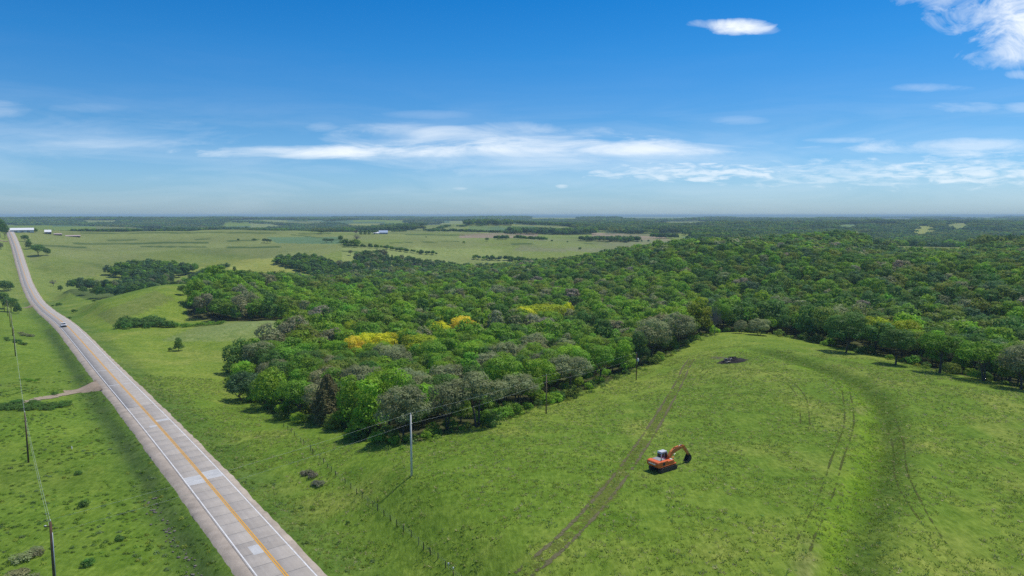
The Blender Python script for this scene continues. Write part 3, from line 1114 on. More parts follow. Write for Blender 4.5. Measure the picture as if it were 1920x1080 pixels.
trk = px_path([(950, 1110), (985, 1074), (1030, 1037), (1088, 982), (1138, 925), (1178, 872), (1210, 825), (1238, 780), (1260, 742), (1276, 712), (1286, 690), (1300, 668)])
M_WEAR = mat_track('flattened_grass', (0.125, 0.160, 0.035), 0.36, 0.7)
drape('flattened_grass', trk, 4.6, 0.02, M_WEAR, jag=0.6, seed=3)
drape('wheel_rut', trk, 0.95, 0.04, M_MUD, jag=0.25, seed=4, side=-1.1)
drape('wheel_rut', trk, 0.9, 0.04, M_MUD, jag=0.25, seed=9, side=1.05)
for k, pl in enumerate([[(1585, 728), (1592, 790), (1570, 860), (1548, 930), (1515, 1000), (1495, 1060)],
                        [(1660, 760), (1683, 830), (1690, 890), (1720, 950), (1770, 1030)],
                        [(1240, 690), (1300, 668), (1350, 652), (1420, 650)], [(1300, 720), (1330, 690), (1380, 690), (1450, 700), (1500, 740), (1510, 800)]]):
    t2 = px_path(pl)
    drape('pressed_track', t2, 0.55, 0.03, M_FAINT, seed=20 + k, side=-0.9)
    drape('pressed_track', t2, 0.55, 0.03, M_FAINT, seed=30 + k, side=0.9)

# gravel field entrance on the left and the lane behind it
e1 = Y_OF((222, 725), (222, 725))[0]
p_in = [road_pt(e1, -4.6)[:2], road_pt(e1 - 0.5, -8)[:2]] + px_path([(160, 730), (120, 740), (88, 746), (48, 754), (14, 757)])
drape('driveway', p_in, 3.6, 0.13, M_DRIVE_T, jag=0.4, seed=41, step=0.6)


def driveway_mouth(name, yc, half0, half1, depth, seed):
    n = 9
    V = []
    for i in range(n):
        t = i / (n - 1)
        h = half1 + (half0 - half1) * (1 - t) ** 2.2
        o_ = -5.2 - depth * t
        for j in range(7):
            f = j / 6 * 2 - 1
            x, y, _ = road_pt(yc + f * h * ROAD_T.y, o_)
            jx = (vnoise(np.array([i * 1.7 + j]), np.array([seed * 1.3]), seed)[0] - 0.5) * 0.3
            k = float(smooth(0.05, 0.75, t))
            z = (float(road_z(y if t < 0.3 else yc)) - 0.09) * (1 - k) + (hz(x, y) + 0.13) * k
            if j in (0, 6):
                z = min(z - 0.12, hz(x, y) - 0.15) if t > 0.12 else z
            V.append((x + jx, y + jx, z))
    F = [(i * 7 + j, i * 7 + j + 1, (i + 1) * 7 + j + 1, (i + 1) * 7 + j) for i in range(n - 1) for j in range(6)]
    o = link_mesh(name, np_mesh(name, V, F, M_DRIVE, True))
    tag(o, kind='structure')


driveway_mouth('driveway', e1, 9.0, 2.3, 9, 3)
e2 = Y_OF((78, 584), (78, 584))[0]
driveway_mouth('driveway', e2, 7.0, 2.2, 8, 5)
x0, y0, _ = road_pt(e2, -12)
drape('driveway', [(x0, y0), (x0 - 12, y0 - 2), (x0 - 26, y0 - 6), (x0 - 40, y0 - 10)], 4.5, 0.35, M_DRIVE_T, jag=0.3, seed=47, step=1.0)
e3 = Y_OF((26, 447), (26, 447))[0]
x0, y0, _ = road_pt(e3, -6)
drape('driveway', [(x0, y0), (x0 - 20, y0 - 4), (x0 - 60, y0 - 10)], 9, 0.6, M_DRIVE_T, jag=0.3, seed=51, step=2.0)
# pale lane glimpsed in the far woods
g = hit(1387, 440, 900)
g2 = hit(1384, 433, 900)
drape('gravel_lane', [g2[:2], ((g2[0] + g[0]) / 2 - 4, (g2[1] + g[1]) / 2), g[:2]], 14, 1.0, M_DRIVE_T, jag=1, seed=55, step=10)

# ------------------------------------------------------------------ tree meshes


def quads_from(points, normals, size, leafvar, lobevar, rnd, aspect=0.75):
    n = len(points)
    nn = normals / np.linalg.norm(normals, axis=1)[:, None]
    ref = rnd.normal(size=(n, 3))
    a = np.cross(nn, ref)
    a /= np.linalg.norm(a, axis=1)[:, None] + 1e-9
    b = np.cross(nn, a)
    sz = size * rnd.uniform(0.65, 1.35, n)
    a = a * (sz / 2)[:, None]
    b = b * (sz / 2 * aspect)[:, None]
    bend = nn * (sz * 0.12)[:, None]
    V = np.stack([points - a, points - b - bend, points + a, points + b - bend], 1).reshape(-1, 3)
    F = np.arange(4 * n).reshape(n, 4)
    return V, F, np.repeat(leafvar, 4), np.repeat(lobevar, 4)


def leaf_mesh(name, P, Nn, size, lv, bv, rnd, mat=None):
    V, F, a, b = quads_from(P, Nn, size, lv, bv, rnd)
    return np_mesh(name, V, F, mat or M_LEAF, False, {'leafvar': ('FLOAT', 'POINT', a), 'lobevar': ('FLOAT', 'POINT', b)})


def sph(n, rnd):
    v = rnd.normal(size=(n, 3))
    return v / np.linalg.norm(v, axis=1)[:, None]


def make_lobes(rnd, R, z0, z1, n, rl, kind='round'):
    """lobe centres and radii filling a crown of radius R between heights z0 and z1"""
    L = []
    zc, hh = (z0 + z1) / 2, (z1 - z0) / 2
    tries = 0
    while len(L) < n and tries < 4000:
        tries += 1
        d = sph(1, rnd)[0]
        if kind == 'round':
            if d[2] < -0.45:
                continue
            k = rnd.uniform(0.55, 0.8) if rnd.random() < 0.8 else rnd.uniform(0.1, 0.4)
            c = np.array([d[0] * R * k, d[1] * R * k, zc + d[2] * hh * k])
        elif kind == 'tall':
            t = rnd.random() ** 0.8
            rr = R * (1 - 0.65 * t) * rnd.uniform(0.3, 0.75)
            an = rnd.uniform(0, 6.283)
            c = np.array([rr * math.cos(an), rr * math.sin(an), z0 + (z1 - z0) * (0.1 + 0.78 * t)])
        elif kind == 'flat':
            an = rnd.uniform(0, 6.283)
            rr = R * math.sqrt(rnd.random()) * 0.82
            c = np.array([rr * math.cos(an), rr * math.sin(an), z0 + (z1 - z0) * rnd.uniform(0.35, 0.8) * (1 - 0.35 * (rr / R)**2)])
        r = rl * rnd.uniform(0.7, 1.3)
        if all(np.linalg.norm(c - q[0]) > (r + q[1]) * 0.48 for q in L):
            L.append((c, r))
    return L


def crown(name, seed, R, z0, z1, nl, rl, leaf, dens, kind='round', squash=0.8, gap=0.12, inner=0.12):
    rnd = np.random.default_rng(seed)
    L = make_lobes(rnd, R, z0, z1, nl, rl, kind)
    PP, NN, LV, BV = [], [], [], []
    for i, (c, r) in enumerate(L):
        n = int(dens * 12.566 * r * r / (leaf * leaf * 0.4))
        d = sph(n, rnd)
        # small bumps on each lobe: second-level clumps
        bump = 1 + 0.16 * np.sin(d[:, 0] * 7 + i) * np.sin(d[:, 1] * 7 + 2 * i) + 0.1 * np.sin(d[:, 2] * 13 + i)
        rad = r * bump * (1 - np.abs(rnd.normal(0, 0.10, n)))
        k = rnd.random(n)
        rad = np.where(k < inner, rad * rnd.uniform(0.4, 0.9, n), rad)
        p = c + d * rad[:, None] * np.array([1, 1, squash])
        keep = np.ones(n, bool)
        for j, (c2, r2) in enumerate(L):
            if j != i:
                keep &= np.linalg.norm((p - c2) / np.array([1, 1, squash]), axis=1) > r2 * 0.78
        keep &= ~((d[:, 2] < -0.35) & (rnd.random(n) < 0.55))
        keep &= vnoise(p[:, 0] * 1.1 + 50, p[:, 1] * 1.1 + p[:, 2] * 0.9 + 50, seed) > gap
        p, d = p[keep], d[keep]
        nrm = d * np.array([1, 1, 1.2]) + np.array([0, 0, 0.25]) + rnd.normal(0, 0.23, d.shape)
        PP.append(p)
        NN.append(nrm)
        LV.append(rnd.random(len(p)))
        BV.append(np.full(len(p), rnd.random()))
    P, Nn, lv, bv = np.concatenate(PP), np.concatenate(NN), np.concatenate(LV), np.concatenate(BV)
    return leaf_mesh(name, P, Nn, leaf, lv, bv, rnd), L


def trunk_mesh(name, seed, L, z0, r0=0.26, forks=1, mat=None, top=None):
    rnd = np.random.default_rng(seed)
    mb = MB()
    top = top or z0 + 1.6
    stems = []
    for f in range(forks):
        ang = rnd.uniform(0, 6.28)
        sp = 0.0 if forks == 1 else 0.35
        base = Vector((math.cos(ang) * sp, math.sin(ang) * sp, -0.5))
        lean = Vector((math.cos(ang), math.sin(ang), 0)) * (0.25 if forks == 1 else 0.9)
        pts = [base, base + Vector((0, 0, 0.7)) + lean * 0.1, base + Vector((0, 0, top * 0.55)) + lean * 0.5, base + Vector((0, 0, top)) + lean]
        rr = r0 / (forks ** 0.5)
        mb.tube(pts, [rr * 1.5, rr, rr * 0.85, rr * 0.6], 7)
        stems.append(pts[-1])
    for c, r in sorted(L, key=lambda q: q[0][2])[:9]:
        s = stems[rnd.integers(len(stems))]
        a = s - Vector((0, 0, rnd.uniform(0, top * 0.3)))
        b = Vector(c)
        m = (a + b) / 2 + Vector((0, 0, -0.2)) + Vector(rnd.normal(0, 0.2, 3))
        mb.tube([a, m, b], [r0 * 0.42, r0 * 0.26, r0 * 0.1], 5)
    return mb.mesh(name, mat or M_BARK, True)


def bare_crown(name, seed, R, z0, z1, n=70, th=0.05):
    """twiggy half-dead crown: branches fanning into fine twigs"""
    rnd = np.random.default_rng(seed)
    mb = MB()
    for i in range(n):
        d = sph(1, rnd)[0]
        d[2] = abs(d[2]) * 0.9 + 0.1
        tip = Vector((d[0] * R, d[1] * R, z0 + d[2] * (z1 - z0))) * 1.0
        a = Vector((d[0] * R * 0.12, d[1] * R * 0.12, z0 * 0.8 + rnd.uniform(0, (z1 - z0) * 0.35)))
        m = a.lerp(tip, 0.55) + Vector(rnd.normal(0, 0.35, 3))
        mb.tube([a, m, tip], [th * 1.5, th, th * 0.35], 4, False)
        for q in range(5):
            s = m.lerp(tip, rnd.uniform(0.0, 0.9))
            e = s + Vector(rnd.normal(0, 0.6, 3)) + Vector((d[0], d[1], 0.5)) * 0.6
            mb.tube([s, e], [th * 0.55, th * 0.25], 3, False)
    return mb.mesh(name, M_TWIG)


def cedar_crown(name, seed, R, h, leaf, n):
    rnd = np.random.default_rng(seed)
    t = rnd.random(n) ** 0.8
    an = rnd.uniform(0, 6.283, n)
    prof = np.where(t < 0.22, 0.75 + t * 1.1, 1.0 - (t - 0.22) ** 1.3 * 1.18)
    wob = 1 + 0.16 * np.sin(an * 5 + t * 9) + 0.12 * np.sin(an * 11 - t * 23)
    rr = R * np.clip(prof, 0.03, 1) * wob * (1 - np.abs(rnd.normal(0, 0.13, n)))
    P = np.stack([rr * np.cos(an), rr * np.sin(an), 0.15 + t * h], -1)
    Nn = np.stack([np.cos(an), np.sin(an), np.full(n, 0.6)], -1) + rnd.normal(0, 0.5, (n, 3))
    return leaf_mesh(name, P, Nn, leaf, rnd.random(n), np.floor(rnd.random(n) * 5) / 5, rnd)


# detail sets: near (individual trees), mid and far
OAK, TALL, BUSH, FLAT = [], [], [], []
for i in range(6):
    me, L = crown('oak_crown', 100 + i, 4.9, 2.6, 11.6, 24, 1.75, 0.40, 0.62)
    OAK.append((me, trunk_mesh('oak_trunk', 200 + i, L, 2.6, 0.28, 1 if i % 3 else 2)))
for i in range(5):
    me, L = crown('elm_crown', 120 + i, 4.3, 1.6, 12.2, 26, 1.6, 0.42, 0.66, 'tall')
    TALL.append((me, trunk_mesh('elm_trunk', 220 + i, L, 2.4, 0.24)))
for i in range(4):
    me, L = crown('bush_crown', 140 + i, 4.2, 0.2, 8.0, 24, 1.5, 0.40, 0.66)
    BUSH.append((me, trunk_mesh('bush_stem', 240 + i, L, 0.6, 0.16, 2)))
for i in range(4):
    me, L = crown('spreading_crown', 160 + i, 5.4, 4.2, 10.6, 26, 1.55, 0.40, 0.60, 'flat', 0.7)
    FLAT.append((me, trunk_mesh('spreading_trunk', 260 + i, L, 4.4, 0.30, 1 if i % 2 else 2)))
BARE = [(bare_crown('bare_crown', 300 + i, 3.9, 4.0, 10.8), trunk_mesh('bare_trunk', 310 + i, [], 4.0, 0.22, 1, M_TWIG, 5.5)) for i in range(3)]
CEDAR = [(cedar_crown('cedar_crown', 330 + i, 3.0, 9.5, 0.34, 4200), trunk_mesh('cedar_trunk', 335 + i, [], 1.0, 0.2, 1, None, 6.0)) for i in range(2)]
SHRUB = []
for i in range(4):
    me, L = crown('shrub_leaves', 350 + i, 1.5, 0.0, 1.9, 12, 0.62, 0.26, 0.6)
    SHRUB.append((me, trunk_mesh('shrub_stems', 355 + i, L[:5], 0.1, 0.05, 2)))
MID = [crown('woodland_crown', 400 + i, 4.9, 2.0, 11.4, 20, 1.85, 0.72, 0.62)[0] for i in range(6)]
MID += [crown('woodland_crown', 420 + i, 4.2, 2.0, 12.2, 20, 1.7, 0.72, 0.62, 'tall')[0] for i in range(3)]
LOW = [crown('distant_crown', 440 + i, 5.0, 1.0, 11.0, 14, 2.2, 1.5, 0.62, gap=0.0)[0] for i in range(5)]


def far_patch(name, seed, span=46.0, n=22):
    rnd = np.random.default_rng(seed)
    PP, NN, LV, BV = [], [], [], []
    for i in range(n):
        c = np.array([rnd.uniform(-span / 2, span / 2), rnd.uniform(-span / 2, span / 2), 5.5 + rnd.normal(0, 1.0)])
        r = rnd.uniform(4.3, 6.6)
        d = sph(46, rnd)
        d[:, 2] = np.where(d[:, 2] < -0.2, -d[:, 2], d[:, 2])
        PP.append(c + d * np.array([r, r, r * 1.0]) * rnd.uniform(0.85, 1.05, (46, 1)))
        NN.append(d + rnd.normal(0, 0.3, d.shape))
        LV.append(rnd.random(46))
        BV.append(np.full(46, rnd.random()))
    return leaf_mesh(name, np.concatenate(PP), np.concatenate(NN), 3.4, np.concatenate(LV), np.concatenate(BV), rnd)


PATCH = [far_patch('distant_canopy', 460 + i) for i in range(5)]


def scatter_object(name, pts, rots, scales, idx, tints, meshes, kind='stuff'):
    """ONE object whose geometry nodes place copies of the meshes"""
    col = bpy.data.collections.new(name + '_kit')
    for i, me in enumerate(meshes):
        o = bpy.data.objects.new('%s_kit.%03d' % (name, i), me)
        col.objects.link(o)
    me = np_mesh(name, pts, np.zeros((0, 4), int), None, False,
                 {'rotv': ('FLOAT_VECTOR', 'POINT', rots), 'sclv': ('FLOAT_VECTOR', 'POINT', scales), 'pick': ('INT', 'POINT', idx),
                  'tint': ('FLOAT_VECTOR', 'POINT', tints)})
    ob = link_mesh(name, me)
    ng = bpy.data.node_groups.new(name + '_nodes', 'GeometryNodeTree')
    ng.interface.new_socket('Geometry', in_out='INPUT', socket_type='NodeSocketGeometry')
    ng.interface.new_socket('Geometry', in_out='OUTPUT', socket_type='NodeSocketGeometry')
    n = ng.nodes
    gi, go = n.new('NodeGroupInput'), n.new('NodeGroupOutput')
    ci = n.new('GeometryNodeCollectionInfo')
    ci.inputs['Collection'].default_value = col
    ci.inputs['Separate Children'].default_value = True
    ci.inputs['Reset Children'].default_value = True
    ip = n.new('GeometryNodeInstanceOnPoints')
    ip.inputs['Pick Instance'].default_value = True
    L = ng.links.new

    def attr(nm, ty):
        a = n.new('GeometryNodeInputNamedAttribute')
        a.data_type = ty
        a.inputs['Name'].default_value = nm
        return next(s for s in a.outputs if s.enabled and s.name == 'Attribute')
    L(gi.outputs[0], ip.inputs['Points'])
    L(ci.outputs[0], ip.inputs['Instance'])
    L(attr('pick', 'INT'), ip.inputs['Instance Index'])
    L(attr('rotv', 'FLOAT_VECTOR'), ip.inputs['Rotation'])
    L(attr('sclv', 'FLOAT_VECTOR'), ip.inputs['Scale'])
    L(ip.outputs[0], go.inputs[0])
    md = ob.modifiers.new('scatter', 'NODES')
    md.node_group = ng
    tag(ob, kind=kind)
    return ob


# ------------------------------------------------------------------ foliage colours (albedo)
T = {
    'fresh green': (0.245, 0.400, 0.030), 'mid green': (0.180, 0.325, 0.032), 'dark green': (0.105, 0.205, 0.040),
    'grey green': (0.275, 0.305, 0.140), 'olive green': (0.205, 0.275, 0.045), 'yellow': (0.68, 0.66, 0.03), 'golden': (0.76, 0.60, 0.05),
    'yellow green': (0.36, 0.43, 0.025), 'brownish green': (0.175, 0.165, 0.066), 'blue green': (0.105, 0.195, 0.075), 'twig': (0.30, 0.27, 0.19), 'brush grey': (0.205, 0.20, 0.14),
}


def jitter(c, a=0.12):
    f = 1 + random.uniform(-a, a)
    return tuple(max(0.005, x * f * (1 + random.uniform(-a, a) * 0.5)) for x in c)


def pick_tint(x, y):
    """species drift through the wood; darker mix right and far imitates cloud shadow"""
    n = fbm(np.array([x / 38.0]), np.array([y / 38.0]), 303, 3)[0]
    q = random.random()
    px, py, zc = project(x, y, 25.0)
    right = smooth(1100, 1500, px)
    if right > 0.5 or zc > 470 + 60 * n:  # darker tints here stand in for cloud shadow on the wood
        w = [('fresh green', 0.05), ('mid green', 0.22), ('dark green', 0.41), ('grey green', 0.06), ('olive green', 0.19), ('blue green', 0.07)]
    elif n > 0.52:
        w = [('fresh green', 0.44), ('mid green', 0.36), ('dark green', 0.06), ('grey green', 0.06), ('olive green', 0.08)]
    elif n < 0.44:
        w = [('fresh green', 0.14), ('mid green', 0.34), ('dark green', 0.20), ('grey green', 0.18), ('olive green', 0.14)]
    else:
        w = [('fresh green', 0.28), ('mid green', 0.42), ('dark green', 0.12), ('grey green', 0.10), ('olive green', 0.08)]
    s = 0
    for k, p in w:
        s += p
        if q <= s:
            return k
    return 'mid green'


def place_tree(name, kit, x, y, scale, tint, label, group=None, cat='tree', sz=None, rz=None, z=None, names=('crown', 'trunk')):
    """a tree: Empty at its foot > crown, trunk; meshes are shared between copies"""
    root = empty(name, (x, y, (hz(x, y) if z is None else z) - 0.05), random.uniform(0, 6.28) if rz is None else rz)
    root.scale = (scale, scale, sz or scale * random.uniform(0.92, 1.08))
    c = link_mesh(names[0], kit[0], root)
    c['tint'] = tuple(float(t) for t in tint)
    link_mesh(names[1], kit[1], root)
    tag(root, label, cat, group)
    return root


TAKEN = []          # (x, y, radius) of the trees placed one by one


def free(x, y, r):
    return all((x - a) ** 2 + (y - b) ** 2 > (r + c) ** 2 * 0.55 for a, b, c in TAKEN)


SHORT = {897: 'big forked front oak', 968: 'smaller front oak', 757: 'oak behind the pale pole', 838: 'dull grey front oak', 693: 'bright green edge tree', 655: 'narrow bright tree',
         616: 'brown cedar', 505: 'yellowish low tree', 455: 'blue-green corner tree', 562: 'tree left of the cedar', 452: 'dark pasture corner tree',
         1068: 'oak by the bare brown pole', 1125: 'oak left of the transformer', 1222: 'oak behind the transformer', 1272: 'oak facing the brush pile', 1310: 'yellow-green notch tree',
         1356: 'twin-trunked slim tree', 1423: 'small pale field-edge tree', 1583: 'lone dark oak', 1678: 'round dark tree', 1760: 'wide green edge tree', 1845: 'broad green edge tree',
         1912: 'right-edge grey oak', 722: 'tallest yellow tree', 688: 'broad yellow tree', 664: 'golden yellow tree', 657: 'small yellow-green tree', 824: 'flat yellow tree', 788: 'greenish yellow tree',
         868: 'orange-gold tree', 1692: 'yellow tree by the right field', 1640: 'yellow-green tree by the lone oak', 748: 'half-dead grey tree', 905: 'bare grey treetop',
         1008: 'bare grey-brown tree', 1085: 'grey-pink bare crown', 1895: 'bare pinkish tree'}


def special(name, kit, px, zc, width_px, height_px, color, label, native=(9.8, 11.6), cat='tree', dark=1.0, group=None):
    x, y = XY(px, zc)
    w, h = width_px * zc / FPX, height_px * zc / FPX
    t = jitter(tuple(v * dark for v in T[color]), 0.05)
    o = place_tree(name, kit, x, y, w / native[0], t, label, group, cat, sz=h / native[1])
    TAKEN.append((x, y, w * 0.4))
    if px > 400 and zc < 420:
        if round(px) in SHORT:
            o['short'] = 'the ' + SHORT[round(px)]
    return o


# ------------------------------------------------------------------ trees one can point to
special('oak_tree', FLAT[0], 897, 150, 112, 108, 'grey green', 'big grey-green oak at the front of the wood with its forked trunk showing', (10.8, 10.6))
special('oak_tree', FLAT[2], 968, 170, 78, 78, 'grey green', 'smaller grey-green oak right of the big front oak', (10.8, 10.6), dark=0.95)
special('oak_tree', OAK[0], 757, 143, 98, 106, 'grey green', 'grey-green oak standing directly behind the tall pale grey pole', dark=0.95)
special('oak_tree', OAK[3], 838, 148, 76, 96, 'grey green', 'dull grey oak between the pale pole and the big front oak', dark=0.8)
special('elm_tree', TALL[0], 693, 150, 92, 118, 'fresh green', 'bright green tree between the brown cedar and the grey oak behind the pole', (8.6, 12.2))
special('elm_tree', TALL[3], 655, 160, 64, 104, 'fresh green', 'narrow bright green tree touching the brown cedar', (8.6, 12.2), dark=0.9)
special('cedar_tree', CEDAR[0], 616, 167, 66, 92, 'brownish green', 'brownish bushy cedar reaching to the ground at the wood edge', (6.2, 9.5))
special('broadleaf_tree', BUSH[0], 505, 194, 72, 78, 'fresh green', 'yellowish green low tree at the lower left tip of the wood', (8.4, 8.0))
special('broadleaf_tree', BUSH[1], 455, 205, 62, 58, 'blue green', 'dark blue-green round tree at the far left tip of the wood', (8.4, 8.0), dark=0.85)
special('broadleaf_tree', OAK[1], 562, 180, 74, 76, 'mid green', 'mid green tree just left of the brown cedar')
special('broadleaf_tree', BUSH[2], 452, 245, 66, 64, 'dark green', 'dark green tree at the upper left corner of the wood beside the pasture', (8.4, 8.0))
special('oak_tree', FLAT[1], 1068, 199, 88, 80, 'grey green', 'grey-green oak beside the bare brown middle pole', (10.8, 10.6))
special('oak_tree', OAK[2], 1125, 220, 60, 72, 'mid green', 'green oak left of the pole with the white transformer')
special('oak_tree', OAK[4], 1222, 250, 74, 82, 'grey green', 'pale grey-green oak behind the pole with the white transformer', dark=0.95)
special('oak_tree', OAK[5], 1272, 272, 62, 66, 'grey green', 'grey-green oak at the end of the near wood facing the brush pile', dark=0.9)
special('broadleaf_tree', TALL[1], 1310, 298, 70, 74, 'yellow green', 'yellow-green tall tree at the notch where field and wood meet', (8.6, 12.2), dark=0.72)
special('broadleaf_tree', OAK[1], 1356, 302, 40, 56, 'mid green', 'slim green tree with two bare trunks at the far field corner')
special('broadleaf_tree', BUSH[3], 1423, 283, 40, 34, 'grey green', 'small pale grey tree standing out in front of the far wood edge', (8.4, 8.0), dark=1.1)
special('broadleaf_tree', BUSH[0], 1388, 288, 24, 26, 'grey green', 'little pale round tree left of the small grey one', (8.4, 8.0))
special('oak_tree', OAK[0], 1583, 238, 76, 74, 'dark green', 'lone dark oak with a bare thick trunk on the right field edge', dark=0.95)
special('broadleaf_tree', OAK[2], 1678, 214, 66, 72, 'dark green', 'round dark green tree with several stems right of the lone oak', dark=0.92)
special('broadleaf_tree', FLAT[3], 1760, 200, 84, 82, 'mid green', 'wide green tree with dead lower branches beside the round dark tree', (10.8, 10.6), dark=0.8)
special('broadleaf_tree', FLAT[0], 1845, 188, 92, 80, 'mid green', 'broad green-topped tree at the right field edge under the woods', (10.8, 10.6), dark=0.95)
special('broadleaf_tree', OAK[4], 1912, 176, 80, 88, 'grey green', 'grey-green tree cut by the right picture edge above the field', dark=0.8)
for px, zc, w, h, c, lab in [
        (722, 268, 40, 44, 'yellow', 'bright yellow tree in the middle of the wood, tallest of the yellow cluster'),
        (688, 266, 44, 40, 'yellow', 'broad bright yellow tree left of the tallest yellow one'),
        (664, 258, 34, 32, 'golden', 'golden yellow tree at the left end of the yellow cluster'),
        (657, 295, 26, 28, 'yellow green', 'small yellow-green tree behind the yellow cluster'),
        (757, 276, 32, 34, 'yellow green', 'dull yellow tree at the right end of the yellow cluster'),
        (824, 292, 40, 28, 'yellow', 'flat yellow tree midway between the yellow cluster and the orange one'),
        (788, 262, 60, 44, 'yellow green', 'greenish yellow tree below the flat yellow one'),
        (868, 304, 42, 38, 'golden', 'orange-gold tree, the most orange crown in the wood'),
        (1010, 352, 60, 38, 'yellow green', 'wide yellow-green tree in the middle wood, left of a smaller yellow one'),
        (985, 345, 40, 30, 'yellow', 'yellow-topped tree at the left side of the wide yellow-green tree'),
        (1040, 356, 50, 34, 'yellow green', 'yellow-green tree at the right side of the wide yellow-green tree'),
        (1066, 368, 16, 18, 'yellow', 'tiny bright yellow treetop right of the wide yellow-green trees'),
        (1692, 240, 54, 42, 'yellow green', 'yellow tree behind the round dark tree on the right field edge'),
        (1640, 244, 44, 46, 'yellow green', 'yellow-green tree between the lone oak and the round dark tree')]:
    special('yellow_tree', OAK[int(px) % 6], px, zc, w * 1.3, max(h + 14, 13.8 * FPX / zc), c, lab)
for px, zc, w, h, lab in [
        (748, 258, 34, 50, 'grey half-dead tree just below the yellow cluster'), (905, 190, 36, 62, 'bare grey tree top rising behind the big front oak'),
        (1008, 205, 40, 60, 'bare grey-brown tree in the wood left of the bare brown pole'), (740, 470, 26, 26, 'pinkish grey dead crown deep in the middle wood'),
        (1085, 230, 34, 56, 'grey-pink bare crown among oaks above the bare brown pole'), (1165, 330, 50, 40, 'brownish half-bare tree in the middle of the wood right of the yellow-green trees'),
        (1066, 560, 20, 20, 'small grey dead crown on the wooded slope left of the ridge'), (1340, 285, 22, 60, 'pale bare tree leaning at the far field corner'),
        (1895, 205, 50, 66, 'bare pinkish grey tree by the right picture edge'), (1850, 330, 50, 26, 'bare brownish crown high on the right slope')]:
    special('dead_tree', BARE[int(px) % 3], px, zc, w, h, 'twig', lab, (7.8, 10.8))

